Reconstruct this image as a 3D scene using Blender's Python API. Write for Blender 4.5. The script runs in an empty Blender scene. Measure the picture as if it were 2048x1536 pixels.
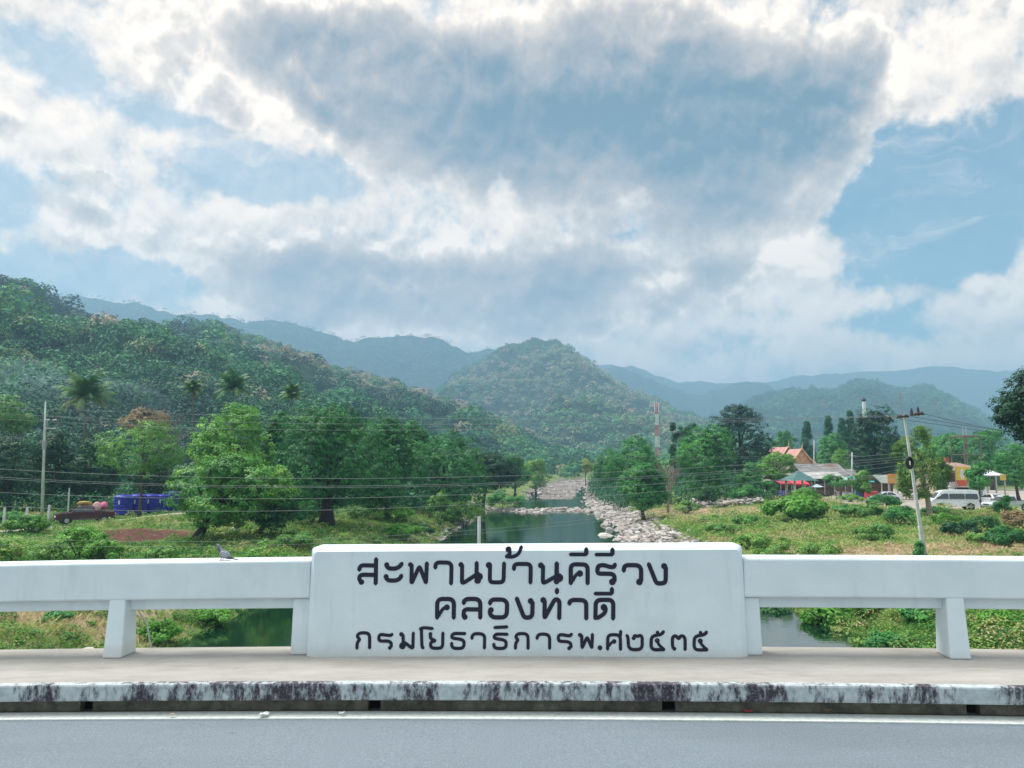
import bpy, math, random
import numpy as np
from mathutils import Vector, Matrix
R = math.radians
SC = bpy.context.scene
COL = SC.collection
rng = np.random.default_rng(7)
random.seed(7)

# ------------------------------------------------------------------ camera
F = 1547.0            # focal length in pixels of the 2048 px wide photograph
PITCH = R(6.0)
EYE = 1.6
cam = bpy.data.cameras.new('camera')
cam.sensor_width = 36.0
cam.lens = F / 2048 * 36.0
cam.clip_start = 0.1
cam.clip_end = 20000
cam_o = bpy.data.objects.new('camera', cam)
COL.objects.link(cam_o)
cam_o.location = (0, 0, EYE)
cam_o.rotation_euler = (R(90) + PITCH, 0, 0)
SC.camera = cam_o

def ray(px, py):
    cx = (px - 1024) / F; cz = (768 - py) / F
    return Vector((cx, math.cos(PITCH) - cz * math.sin(PITCH), math.sin(PITCH) + cz * math.cos(PITCH)))
def at(px, py, Y):
    d = ray(px, py); t = Y / d.y
    return Vector((d.x * t, Y, EYE + d.z * t))
def ground_at(px, py, z):
    d = ray(px, py); t = (z - EYE) / d.z
    return Vector((d.x * t, d.y * t, z))
def azel(px, py):
    d = ray(px, py).normalized()
    return math.atan2(d.x, d.y), math.asin(d.z)

# ------------------------------------------------------------------ exposure / render
SC.view_settings.view_transform = 'Standard'
SC.view_settings.look = 'None'
SC.view_settings.gamma = 1.0
SC.view_settings.use_curve_mapping = False
SC.view_settings.exposure = 0.55
SC.render.engine = 'CYCLES'
SC.cycles.use_denoising = True
SC.cycles.max_bounces = 6
SC.cycles.diffuse_bounces = 3
SC.cycles.glossy_bounces = 2
SC.cycles.transmission_bounces = 3
SC.cycles.volume_bounces = 1
SC.cycles.transparent_max_bounces = 8
SC.cycles.sample_clamp_indirect = 4.0
SC.cycles.use_adaptive_sampling = True

# ------------------------------------------------------------------ node helper
class NT:
    def __init__(s, tree): s.t = tree; s.n = tree.nodes; s.l = tree.links
    def new(s, typ, **kw):
        n = s.n.new(typ)
        for k, v in kw.items(): setattr(n, k, v)
        return n
    def put(s, sock, v):
        if isinstance(v, bpy.types.NodeSocket): s.l.new(v, sock)
        elif isinstance(v, (tuple, list)) and len(v) == 3 and sock.type == 'RGBA': sock.default_value = (*v, 1)
        else: sock.default_value = v
    def m(s, op, a, b=0.0, c=0.0, clamp=False):
        n = s.new('ShaderNodeMath', operation=op, use_clamp=clamp)
        s.put(n.inputs[0], a); s.put(n.inputs[1], b); s.put(n.inputs[2], c)
        return n.outputs[0]
    def vm(s, op, a, b=(0, 0, 0), scale=None):
        n = s.new('ShaderNodeVectorMath', operation=op)
        s.put(n.inputs[0], a); s.put(n.inputs[1], b)
        if scale is not None: s.put(n.inputs['Scale'], scale)
        return n.outputs['Value'] if op in ('DOT_PRODUCT', 'LENGTH') else n.outputs[0]
    def mix(s, f, a, b, blend='MIX'):
        n = s.new('ShaderNodeMix', data_type='RGBA', blend_type=blend)
        s.put(n.inputs['Factor'], f); s.put(n.inputs[6], a); s.put(n.inputs[7], b)
        return n.outputs[2]
    def noise(s, vec, scale, detail=4, rough=0.5, dist=0.0, color=False):
        n = s.new('ShaderNodeTexNoise')
        if vec is not None: s.put(n.inputs['Vector'], vec)
        s.put(n.inputs['Scale'], scale); s.put(n.inputs['Detail'], detail)
        s.put(n.inputs['Roughness'], rough); s.put(n.inputs['Distortion'], dist)
        return n.outputs['Color'] if color else n.outputs['Fac']
    def ss(s, v, a, b, lo=0.0, hi=1.0):
        n = s.new('ShaderNodeMapRange', interpolation_type='SMOOTHSTEP')
        s.put(n.inputs[0], v); s.put(n.inputs[1], a); s.put(n.inputs[2], b); s.put(n.inputs[3], lo); s.put(n.inputs[4], hi)
        return n.outputs[0]
    def ramp(s, v, stops):
        n = s.new('ShaderNodeValToRGB')
        e = n.color_ramp.elements
        while len(e) < len(stops): e.new(0.5)
        for k, (p, c) in enumerate(stops): e[k].position = p; e[k].color = (*c, 1)
        s.put(n.inputs[0], v)
        return n.outputs[0]
    def attr(s, name):
        n = s.new('ShaderNodeAttribute'); n.attribute_name = name
        return n.outputs['Fac']

# ------------------------------------------------------------------ sky: Nishita blue behind procedural clouds
SUN_EL, SUN_AZ = R(60), R(-62)      # sun high to the left, a little ahead, behind thin cloud
world = bpy.data.worlds.new('World'); SC.world = world
world.use_nodes = True
W = NT(world.node_tree); W.n.clear()
tc = W.new('ShaderNodeTexCoord')
D = tc.outputs['Generated']
sep = W.new('ShaderNodeSeparateXYZ'); W.put(sep.inputs[0], D)
az = W.m('ARCTAN2', sep.outputs[0], sep.outputs[1])
el = W.m('ARCSINE', sep.outputs[2])
cmb = W.new('ShaderNodeCombineXYZ'); W.put(cmb.inputs[0], az); W.put(cmb.inputs[1], el)
P0 = cmb.outputs[0]
def warp(p, scale, detail, amt, rough=0.55):
    c = W.noise(p, scale, detail, rough, color=True)
    c = W.vm('SUBTRACT', c, (0.5, 0.5, 0.5))
    c = W.vm('MULTIPLY', c, (amt, amt, 0))
    return W.vm('ADD', p, c)
P1 = warp(P0, 5.0, 3, 0.16)
P2 = warp(P1, 17.0, 6, 0.075, 0.62)
P3 = warp(P0, 4.0, 4, 0.14)
def blobs(p, lst):
    tot = None
    for (x, y, rx, ry, rot, w) in lst:
        a, e = azel(x, y)
        mp = W.new('ShaderNodeMapping', vector_type='TEXTURE')
        W.put(mp.inputs[0], p)
        mp.inputs[1].default_value = (a, e, 0); mp.inputs[2].default_value = (0, 0, R(-rot))
        mp.inputs[3].default_value = (rx / F, ry / F, 1)
        g = W.new('ShaderNodeTexGradient', gradient_type='SPHERICAL'); W.put(g.inputs[0], mp.outputs[0])
        v = g.outputs['Fac']
        tot = W.m('MULTIPLY', v, w) if tot is None else W.m('MULTIPLY_ADD', v, w, tot)
    return tot
# openings of blue sky          x     y    rx   ry  rot  weight
HOLES = [(1900, 355, 300, 110, 2, 1.9), (2040, 345, 220, 90, 0, 1.3), (1900, 450, 220, 90, 8, 1.2), (1840, 540, 210, 60, 10, 0.95), (1770, 645, 220, 40, 5, 0.7),
         (535, 352, 215, 72, 4, 1.5), (400, 395, 70, 50, 0, .6), (335, 205, 120, 50, 15, 0.95), (120, 110, 170, 60, 30, 0.65), (50, 365, 180, 42, 12, 0.9),
         (110, 560, 330, 70, -6, 1.4), (20, 430, 120, 60, 0, .7), (350, 580, 60, 50, 0, .8), (680, 310, 60, 30, 0, .6)]
# grey cloud bodies in front
BODY = [(1150, 215, 600, 300, 0, 1.5), (800, 200, 300, 230, 0, .75), (1520, 220, 360, 250, 8, 1.35), (1690, 230, 120, 170, 0, .7), (620, 70, 460, 150, 10, 1.0), (350, 105, 230, 115, 8, .85), (590, 130, 190, 120, 10, .7), (1250, 20, 300, 160, 0, .7),
        (620, 545, 420, 125, -6, 1.25), (950, 575, 520, 125, 0, 1.15), (1300, 520, 400, 130, -4, 1.15), (1480, 430, 220, 100, 0, .7), (1080, 660, 560, 80, 0, 1.0), (620, 640, 330, 70, 0, .8), (1440, 580, 160, 70, -12, .7),
        (190, 445, 200, 85, 10, 1.05), (450, 225, 180, 60, 10, .85), (10, 250, 130, 100, 0, .95), (270, 375, 200, 50, 0, .75), (300, 520, 120, 40, 0, .35),
        (2010, 580, 150, 80, 0, .9), (1640, 530, 90, 40, 0, .5), (1740, 150, 80, 70, 0, .7), (2010, 40, 200, 70, 0, .85), (1720, 60, 70, 60, 0, .5), (1600, 650, 90, 40, 0, .3)]
# where those bodies are deepest
DEEP = [(1060, 320, 430, 260, 0, .85), (900, 260, 240, 170, 0, .5), (1450, 290, 380, 210, 0, .7), (1600, 200, 220, 140, 0, .75), (1200, 260, 300, 200, 0, .4), (1450, 420, 160, 80, 0, .5), (760, 40, 280, 70, 0, .4), (1150, 600, 420, 70, 0, .35), (640, 560, 250, 70, 0, .3), (1450, 580, 150, 60, 0, .35), (620, 190, 180, 100, 10, .3), (150, 440, 110, 50, 0, .35)]
BRIGHT = [(1640, 590, 290, 150, -15, 1.0), (960, 455, 240, 55, 0, 1.0), (760, 500, 120, 50, 0, .5), (1330, 590, 70, 35, 20, .5), (1400, 385, 110, 40, 25, .6), (1385, 752, 170, 18, 0, 1.8), (1720, 690, 420, 75, 0, .75), (430, 425, 200, 55, -8, .7), (130, 270, 260, 150, 10, .6), (560, 250, 110, 70, 0, .5), (1960, 520, 110, 50, -15, .7), (1800, 170, 330, 150, -10, .7), (760, 572, 90, 22, 0, .9), (1340, 580, 80, 45, 15, .6), (1560, 480, 90, 50, 0, .4), (1240, 640, 160, 25, 0, .4), (900, 650, 260, 25, 0, .35), (1640, 610, 200, 80, -20, .5), (1100, 730, 520, 30, 0, .35), (260, 590, 140, 22, 0, .7), (430, 612, 55, 24, 0, .7)]
def puffs(p, scale, detail=4.0, rough=0.55):
    n = W.new('ShaderNodeTexVoronoi', feature='F1'); W.put(n.inputs['Vector'], p)
    n.inputs['Scale'].default_value = scale; n.inputs['Detail'].default_value = detail; n.inputs['Roughness'].default_value = rough
    return W.m('SUBTRACT', 1.0, n.outputs['Distance'])
def density(p):
    return W.m('ADD', W.m('MULTIPLY', W.noise(p, 6.0, 10, 0.60), 1.0), W.m('MULTIPLY', puffs(p, 12.0), 0.50))
PN = warp(P0, 7.0, 3, 0.05)
den = density(PN)
den_up = density(W.vm('ADD', PN, (-0.005, 0.015, 0)))
emb = W.m('SUBTRACT', den, den_up)                   # + on faces that look up to the light
dn = W.m('SUBTRACT', den, 0.64)
fine = W.m('SUBTRACT', W.noise(P0, 34.0, 7, 0.66), 0.5)
PB = warp(P0, 5.0, 5, 0.11, 0.6)
# blue openings
hole = W.m('SUBTRACT', blobs(PB, HOLES), W.m('MULTIPLY', dn, 1.15))
alpha = W.ss(W.m('ADD', hole, W.m('MULTIPLY', fine, 0.8)), 0.22, 0.80)
wisp = W.ss(W.noise(W.vm('MULTIPLY', P2, (4.0, 15.0, 1.0)), 2.0, 7, 0.6), 0.50, 0.74)
alpha = W.m('MULTIPLY', alpha, W.m('SUBTRACT', 1.0, W.m('MULTIPLY', wisp, 0.5)))
alpha = W.m('MULTIPLY', alpha, W.ss(az, -0.05, 0.30, 0.55, 0.85))
# thin bright sheet behind
rip = W.m('SUBTRACT', W.noise(W.vm('MULTIPLY', P2, (30.0, 62.0, 1.0)), 1.6, 4, 0.6), 0.5)
hi = W.ss(sep.outputs[2], 0.22, 0.42)
sheet = W.m('ADD', W.m('ADD', W.m('MULTIPLY', emb, 1.5), W.m('MULTIPLY', W.m('MULTIPLY', rip, hi), 0.5)), W.m('MULTIPLY', dn, -0.45))
bright = W.ss(W.m('ADD', blobs(PB, BRIGHT), W.m('MULTIPLY', emb, 0.8)), 0.0, 1.0)
c1 = W.ramp(W.m('ADD', W.m('MULTIPLY_ADD', sheet, 1.0, 0.52), W.m('MULTIPLY', bright, 0.28), clamp=True),
            [(0.0, (0.36, 0.37, 0.38)), (0.35, (0.57, 0.555, 0.53)), (0.62, (0.72, 0.695, 0.65)), (1.0, (0.88, 0.83, 0.75))])
# grey bodies with lit rims
body = W.m('ADD', blobs(PB, BODY), W.m('ADD', W.m('MULTIPLY', dn, 0.85), W.m('MULTIPLY', fine, 0.22)))
ba = W.ss(body, 0.34, 0.62)
depth = W.m('ADD', W.m('MULTIPLY', W.ss(body, 0.40, 1.35), 0.50), W.m('MULTIPLY', blobs(P3, DEEP), 0.52))
tex = W.m('SUBTRACT', W.noise(P1, 5.0, 9, 0.60), 0.5)
depth = W.m('ADD', depth, W.m('SUBTRACT', W.m('MULTIPLY', tex, 0.42), W.m('MULTIPLY', emb, 0.95)))
depth = W.m('SUBTRACT', depth, W.m('MULTIPLY', bright, 0.22))
c2 = W.ramp(W.m('ADD', depth, 0.0, clamp=True),
            [(0.0, (0.90, 0.85, 0.77)), (0.14, (0.62, 0.60, 0.56)), (0.34, (0.41, 0.405, 0.40)), (0.58, (0.265, 0.285, 0.315)), (0.80, (0.155, 0.205, 0.26)), (1.0, (0.075, 0.15, 0.21))])
cloud = W.mix(1.0, W.mix(ba, c1, c2), (1.20, 1.06, 0.96), 'MULTIPLY')
alpha = W.m('MULTIPLY', alpha, W.m('SUBTRACT', 1.0, W.m('MULTIPLY', ba, 0.85)))
# sky behind the camera: unseen bright fill added to light the panel front
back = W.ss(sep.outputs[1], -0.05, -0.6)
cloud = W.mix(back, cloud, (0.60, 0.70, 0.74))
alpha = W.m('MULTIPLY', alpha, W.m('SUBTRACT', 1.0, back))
cloud = W.mix(W.ss(sep.outputs[2], 0.55, 0.85), cloud, (0.95, 1.0, 1.05))
sky = W.new('ShaderNodeTexSky', sky_type='NISHITA')
sky.sun_disc = False; sky.sun_elevation = SUN_EL; sky.sun_rotation = SUN_AZ
sky.air_density = 1.0; sky.dust_density = 0.6; sky.ozone_density = 2.0
bg1 = W.new('ShaderNodeBackground'); W.put(bg1.inputs[0], W.mix(1.0, sky.outputs[0], (0.26, 0.95, 1.0), 'MULTIPLY')); bg1.inputs[1].default_value = 0.075
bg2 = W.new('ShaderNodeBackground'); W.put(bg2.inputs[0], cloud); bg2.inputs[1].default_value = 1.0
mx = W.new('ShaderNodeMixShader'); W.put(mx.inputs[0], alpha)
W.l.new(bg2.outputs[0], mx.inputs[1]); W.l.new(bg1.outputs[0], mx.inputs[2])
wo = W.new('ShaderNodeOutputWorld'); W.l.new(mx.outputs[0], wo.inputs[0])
world.cycles.sampling_method = 'MANUAL'; world.cycles.sample_map_resolution = 512

sun = bpy.data.lights.new('sun', 'SUN'); sun.energy = 4.2; sun.angle = R(32); sun.color = (1.0, 0.965, 0.91)
sun_o = bpy.data.objects.new('sun', sun); COL.objects.link(sun_o)
sd = Vector((math.sin(SUN_AZ) * math.cos(SUN_EL), math.cos(SUN_AZ) * math.cos(SUN_EL), math.sin(SUN_EL)))
sun_o.rotation_euler = sd.to_track_quat('Z', 'Y').to_euler()
sun_o.location = sd * 200

# ------------------------------------------------------------------ mesh helpers
def tag(o, label=None, cat=None, group=None, kind=None):
    if label: o['label'] = label
    if cat: o['category'] = cat
    if group: o['group'] = group
    if kind: o['kind'] = kind
    return o
def empty(name, loc=(0, 0, 0), rz=0.0, label=None, cat=None, group=None):
    o = bpy.data.objects.new(name, None); COL.objects.link(o)
    o.location = loc; o.rotation_euler = (0, 0, rz); o.empty_display_size = 0.3
    return tag(o, label, cat, group)
def link(name, me, mat, parent=None, smooth=False):
    o = bpy.data.objects.new(name, me); COL.objects.link(o)
    if mat: me.materials.append(mat)
    if parent: o.parent = parent
    if smooth: me.polygons.foreach_set('use_smooth', [True] * len(me.polygons))
    return o
def copy_tree(o, parent=None):
    c = o.copy(); COL.objects.link(c); c.parent = parent
    for ch in [x for x in o.children]:
        copy_tree(ch, c)
    return c

class MB:
    def __init__(s): s.v = []; s.f = []
    def add(s, vs, fs):
        b = len(s.v); s.v += [tuple(v) for v in vs]; s.f += [tuple(i + b for i in f) for f in fs]; return s
    def box(s, x0, x1, y0, y1, z0, z1, n=1, M=None):
        vs = []; fs = []
        for k in range(n + 1):
            x = x0 + (x1 - x0) * k / n
            vs += [(x, y0, z0), (x, y1, z0), (x, y1, z1), (x, y0, z1)]
        for k in range(n):
            a = 4 * k; b = a + 4
            for i in range(4):
                j = (i + 1) % 4
                fs.append((a + j, a + i, b + i, b + j))
        fs.append((0, 1, 2, 3)); e = 4 * n; fs.append((e + 3, e + 2, e + 1, e))
        if M is not None: vs = [M @ Vector(v) for v in vs]
        return s.add(vs, fs)
    def prism(s, poly, y0, y1, M=None, axis='y'):
        n = len(poly)
        if axis == 'y': vs = [(a, y0, b) for a, b in poly] + [(a, y1, b) for a, b in poly]
        elif axis == 'x': vs = [(y0, a, b) for a, b in poly] + [(y1, a, b) for a, b in poly]
        else: vs = [(a, b, y0) for a, b in poly] + [(a, b, y1) for a, b in poly]
        fs = [tuple(range(n)), tuple(range(2 * n - 1, n - 1, -1))]
        for i in range(n):
            j = (i + 1) % n; fs.append((j, i, n + i, n + j))
        if M is not None: vs = [M @ Vector(v) for v in vs]
        return s.add(vs, fs)
    def tube(s, pts, rad, n=8, cap=True):
        pts = [Vector(p) for p in pts]
        if not hasattr(rad, '__len__'): rad = [rad] * len(pts)
        vs = []; fs = []
        ref = None
        for i, p in enumerate(pts):
            d = (pts[min(i + 1, len(pts) - 1)] - pts[max(i - 1, 0)])
            d = d.normalized() if d.length > 1e-9 else Vector((0, 0, 1))
            if ref is None: ref = d.orthogonal().normalized()
            u = (ref - d * ref.dot(d))
            u = u.normalized() if u.length > 1e-6 else d.orthogonal().normalized()
            ref = u; w = d.cross(u)
            for k in range(n):
                a = 2 * math.pi * k / n
                vs.append(p + (u * math.cos(a) + w * math.sin(a)) * rad[i])
        for i in range(len(pts) - 1):
            for k in range(n):
                j = (k + 1) % n
                fs.append((i * n + k, i * n + j, (i + 1) * n + j, (i + 1) * n + k))
        if cap:
            fs.append(tuple(range(n - 1, -1, -1))); fs.append(tuple((len(pts) - 1) * n + k for k in range(n)))
        return s.add(vs, fs)
    def cyl(s, c0, c1, r0, r1=None, n=16): return s.tube([c0, c1], [r0, r0 if r1 is None else r1], n)
    def loft(s, secs):
        n = len(secs[0]); vs = [v for sec in secs for v in sec]; fs = []
        for i in range(len(secs) - 1):
            for k in range(n):
                j = (k + 1) % n
                fs.append((i * n + k, i * n + j, (i + 1) * n + j, (i + 1) * n + k))
        fs.append(tuple(range(n - 1, -1, -1))); fs.append(tuple((len(secs) - 1) * n + k for k in range(n)))
        return s.add(vs, fs)
    def ell(s, c, r, n=12, m=8, M=None):
        vs = []; fs = []
        for i in range(m + 1):
            t = math.pi * i / m
            for k in range(n):
                a = 2 * math.pi * k / n
                vs.append((c[0] + r[0] * math.sin(t) * math.cos(a), c[1] + r[1] * math.sin(t) * math.sin(a), c[2] + r[2] * math.cos(t)))
        for i in range(m):
            for k in range(n):
                j = (k + 1) % n; fs.append((i * n + k, (i + 1) * n + k, (i + 1) * n + j, i * n + j))
        if M is not None: vs = [M @ Vector(v) for v in vs]
        return s.add(vs, fs)
    def face(s, vs): return s.add(vs, [tuple(range(len(vs)))])
    def map(s, fn): s.v = [tuple(fn(Vector(v))) for v in s.v]; return s
    def build(s, name, mat, parent=None, smooth=False, bevel=0.0, seg=2, fix=True):
        me = bpy.data.meshes.new(name); me.from_pydata(s.v, [], s.f); me.validate()
        if fix:
            import bmesh
            bm = bmesh.new(); bm.from_mesh(me)
            bmesh.ops.recalc_face_normals(bm, faces=bm.faces); bm.to_mesh(me); bm.free()
        o = link(name, me, mat, parent, smooth)
        if bevel:
            m = o.modifiers.new('bevel', 'BEVEL'); m.width = bevel; m.segments = seg; m.limit_method = 'ANGLE'; m.angle_limit = R(35)
        return o

def quads_mesh(name, V, mat, parent=None, tone=None, tris=False):
    """V: (N,k,3) array of separate faces"""
    N, k = V.shape[:2]
    me = bpy.data.meshes.new(name)
    me.vertices.add(N * k); me.vertices.foreach_set('co', V.reshape(-1).astype(np.float32))
    me.loops.add(N * k); me.loops.foreach_set('vertex_index', np.arange(N * k, dtype=np.int32))
    me.polygons.add(N); me.polygons.foreach_set('loop_start', np.arange(0, N * k, k, dtype=np.int32))
    if tone is not None:
        a = me.attributes.new('tone', 'FLOAT', 'FACE'); a.data.foreach_set('value', tone.astype(np.float32))
    me.update(calc_edges=True)
    return link(name, me, mat, parent)
def grid_mesh(name, X, Y, Z, mat, parent=None, attrs=None, smooth=True):
    nu, nv = X.shape
    me = bpy.data.meshes.new(name)
    co = np.stack([X, Y, Z], -1).reshape(-1, 3)
    me.vertices.add(len(co)); me.vertices.foreach_set('co', co.reshape(-1).astype(np.float32))
    i = np.arange(nu * nv).reshape(nu, nv)
    q = np.stack([i[:-1, :-1], i[1:, :-1], i[1:, 1:], i[:-1, 1:]], -1).reshape(-1, 4)
    me.loops.add(q.size); me.loops.foreach_set('vertex_index', q.reshape(-1).astype(np.int32))
    me.polygons.add(len(q)); me.polygons.foreach_set('loop_start', np.arange(0, q.size, 4, dtype=np.int32))
    me.polygons.foreach_set('use_smooth', np.full(len(q), smooth))
    for k, v in (attrs or {}).items():
        a = me.attributes.new(k, 'FLOAT', 'POINT'); a.data.foreach_set('value', v.reshape(-1).astype(np.float32))
    me.update(calc_edges=True)
    return link(name, me, mat, parent)
def sst(v, a, b):
    t = np.clip((v - a) / (b - a), 0, 1); return t * t * (3 - 2 * t)
def vnoise(x, y, seed=0, octv=5, lac=2.03, gain=0.5):
    """cheap value noise, about -1..1"""
    tot = np.zeros(np.broadcast(x, y).shape); amp = 1.0; nrm = 0
    for o in range(octv):
        xi = np.floor(x).astype(np.int64); yi = np.floor(y).astype(np.int64); fx = x - xi; fy = y - yi
        fx = fx * fx * (3 - 2 * fx); fy = fy * fy * (3 - 2 * fy)
        def h(a, b):
            n = (a * 374761393 + b * 668265263 + (seed + o) * 1442695041) & 0x7fffffff
            n = ((n ^ (n >> 13)) * 1274126177) & 0x7fffffff
            return ((n ^ (n >> 16)) & 0xffff) / 32767.5 - 1
        tot += amp * ((h(xi, yi) * (1 - fx) + h(xi + 1, yi) * fx) * (1 - fy) + (h(xi, yi + 1) * (1 - fx) + h(xi + 1, yi + 1) * fx) * fy)
        nrm += amp; amp *= gain; x = x * lac + 17.3; y = y * lac + 9.1
    return tot / nrm

# ------------------------------------------------------------------ materials
MATS = {}
def mat(name, col, rough=0.6, var=0.15, scale=6.0, col2=None, bump=0.0, bscale=40.0, metal=0.0, spec=0.5, coat=0.0):
    """procedural material: base colour broken up by noise, optional second colour in patches, optional bump"""
    if name in MATS: return MATS[name]
    m = bpy.data.materials.new(name); m.use_nodes = True
    T = NT(m.node_tree); b = T.n['Principled BSDF']
    t = T.new('ShaderNodeTexCoord'); v = t.outputs['Object']
    n1 = T.noise(v, scale, 5, 0.6)
    f = T.ss(n1, 0.3, 0.7, 1 - var, 1 + var)
    c = T.vm('SCALE', col, scale=f)
    if col2: c = T.mix(T.ss(T.noise(v, scale * 0.37, 6, 0.65), 0.5, 0.66), c, col2)
    T.put(b.inputs['Base Color'], c)
    T.put(b.inputs['Roughness'], T.ss(n1, 0.2, 0.8, max(0.02, rough - 0.08), min(1, rough + 0.08)))
    b.inputs['Metallic'].default_value = metal
    b.inputs['Specular IOR Level'].default_value = spec
    b.inputs['Coat Weight'].default_value = coat
    if bump:
        bp = T.new('ShaderNodeBump'); bp.inputs['Strength'].default_value = bump; bp.inputs['Distance'].default_value = 0.02
        T.put(bp.inputs['Height'], T.noise(v, bscale, 5, 0.65)); T.l.new(bp.outputs[0], b.inputs['Normal'])
    MATS[name] = m
    return m
def leaf_mat(name, stops, trans=0.3, rough=0.55):
    if name in MATS: return MATS[name]
    m = bpy.data.materials.new(name); m.use_nodes = True
    T = NT(m.node_tree); T.n.clear()
    c = T.ramp(T.attr('tone'), stops)
    b = T.new('ShaderNodeBsdfPrincipled'); T.put(b.inputs['Base Color'], c)
    b.inputs['Roughness'].default_value = rough; b.inputs['Specular IOR Level'].default_value = 0.25
    tr = T.new('ShaderNodeBsdfTranslucent'); T.put(tr.inputs[0], c)
    x = T.new('ShaderNodeMixShader'); x.inputs[0].default_value = trans
    T.l.new(b.outputs[0], x.inputs[1]); T.l.new(tr.outputs[0], x.inputs[2])
    o = T.new('ShaderNodeOutputMaterial'); T.l.new(x.outputs[0], o.inputs[0])
    MATS[name] = m
    return m

# ================================================================== TERRAIN
WATER = -6.4
_ry = [-250, 33, 43, 60, 84, 113, 138, 160, 178, 260, 350, 420, 5000]
_rl = [-16, -14.6, -14.5, -12, -7.6, -5.5, -3.6, 0.5, 4, 8, 22, 30, 30]
_rr = [16, 15.3, 15.3, 14.0, 11.7, 14.0, 14.0, 16.5, 16, 24, 32, 30, 30]
def road_left_y(x): return np.interp(x, [-90, -47, -42, -36, -20], [66, 71.5, 75.5, 82, 96])
def road_left_z(x): return np.interp(x, [-90, -47, -42, -36, -20], [-5.0, -4.45, -4.1, -3.45, -3.2])
def hgt(x, y):
    x = np.asarray(x, float); y = np.asarray(y, float)
    xl = np.interp(y, _ry, _rl); xr = np.interp(y, _ry, _rr)
    wob = vnoise(x * 0.02 + 3, y * 0.22, 5, 3) * 1.1
    dl = xl - x + wob; dr = x - xr + wob
    bed = -7.4 + 1.15 * sst(y, 172, 190) + 1.2 * np.exp(-((y - 139 + 2.0 * np.sin(x * .5)) / 2.2) ** 2)
    left = 1.75 * sst(dl, -1.2, 5.5) + 0.65 * sst(y, 50, 76) * sst(dl, 3, 14)
    right = 1.75 * sst(dr, -1.2, 6.5) + 0.75 * sst(dr, 6, 26) + 1.0 * sst(x, 30, 46) * sst(y, 66, 90)
    bank = np.maximum(left, right)
    z = bed + (-6.75 - bed) * sst(np.maximum(dl, dr), -3, -0.5)
    z = np.maximum(z, -6.75 + bank) if False else z + bank * 1.0
    w = sst(np.maximum(dl, dr), 1, 6)
    z = z + w * (0.22 * vnoise(x * 0.25, y * 0.25, 2, 4) + 0.12 * vnoise(x * 1.1, y * 1.1, 8, 3))
    # left lane bench
    ry = road_left_y(x); k = np.exp(-((np.abs(y - ry) - 1.6).clip(0) / 3.2) ** 2) * sst(-x, 22, 30)
    z = z * (1 - k) + road_left_z(x) * k
    # right lane bench: flat from the van to the market
    k = sst(x, 40, 48) * sst(y, 84, 90)
    z = z * (1 - k) + (-3.6) * k
    z = z + sst(y, 240, 900) * 6 + sst(-x, 60, 160) * sst(y, 90, 150) * 3
    # the bridge approaches: banks rise towards the deck ends far to either side
    z = z + sst(np.abs(x), 55, 75) * (1 - sst(y, 14, 40)) * 4.0
    return z
xs = np.concatenate([-np.geomspace(6400, 72, 30), np.linspace(-70, 82, 230), np.geomspace(84, 6400, 30)])
ys = np.concatenate([[-250, -150, -80, -40, -10, 0, 6], np.linspace(12, 170, 240), np.geomspace(173, 6300, 42)])
GX, GY = np.meshgrid(xs, ys, indexing='ij')
GZ = hgt(GX, GY)
_xl = np.interp(GY, _ry, _rl); _xr = np.interp(GY, _ry, _rr)
gravel = sst(GX - _xr, -4, -1) * (1 - sst(GX - _xr, 3.2, 5.5)) * sst(GY, 60, 72) * (1 - sst(GY, 175, 200))
gravel = np.maximum(gravel, sst(GX - _xl, -3, 0) * (1 - sst(GX - _xr, 1, 4)) * sst(GY, 178, 186) * (1 - sst(GY, 380, 420)))
gravel = np.maximum(gravel, np.exp(-((GY - 139) / 3.5) ** 2) * sst(GX - _xl, -5, -1) * (1 - sst(GX - _xr, 1, 5)))
soil = np.exp(-(((GX + 33) / 6.5) ** 2 + ((GY - 68) / 6.5) ** 2)) * 1.2 + sst(GX, 38, 44) * np.exp(-((GY - 84) / 3.0) ** 2) * .6
soil = np.maximum(soil, np.exp(-(((GX - 31) / 9) ** 2 + ((GY - 33) / 5) ** 2)) * .9)
dry = np.exp(-(((GX - 24) / 13) ** 2 + ((GY - 57) / 6) ** 2)) * 1.3 + np.exp(-(((GX - 26) / 10) ** 2 + ((GY - 108) / 9) ** 2))
dry = np.maximum(dry, np.exp(-(((GX + 22) / 7) ** 2 + ((GY - 36) / 8) ** 2)) * 1.1)
lane = np.exp(-((np.abs(GY - road_left_y(GX)) - 1.3).clip(0) / 0.7) ** 2) * sst(-GX, 20, 28)
lane = np.maximum(lane, sst(GX, 44, 47) * sst(GY, 88, 91) * (1 - sst(GY, 150, 190)))

m = bpy.data.materials.new('ground'); m.use_nodes = True
T = NT(m.node_tree); b = T.n['Principled BSDF']
tcg = T.new('ShaderNodeTexCoord'); v = tcg.outputs['Object']
g1 = T.ramp(T.noise(v, 0.35, 6, 0.65), [(0.30, (0.08, 0.15, 0.045)), (0.45, (0.14, 0.22, 0.06)), (0.55, (0.24, 0.27, 0.09)), (0.68, (0.36, 0.30, 0.15))])
g1 = T.mix(T.ss(T.noise(v, 3.0, 5, 0.7), 0.42, 0.6), g1, (0.09, 0.14, 0.05))
dryc = T.ramp(T.noise(v, 2.2, 6, 0.7), [(0.3, (0.24, 0.19, 0.115)), (0.5, (0.37, 0.29, 0.19)), (0.7, (0.44, 0.355, 0.24))])
edge = T.m('MULTIPLY', T.m('SUBTRACT', T.noise(v, 0.8, 5, 0.7), 0.5), 0.9)
c = T.mix(T.ss(T.m('ADD', T.attr('dry'), edge), 0.3, 0.65), g1, dryc)
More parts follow.
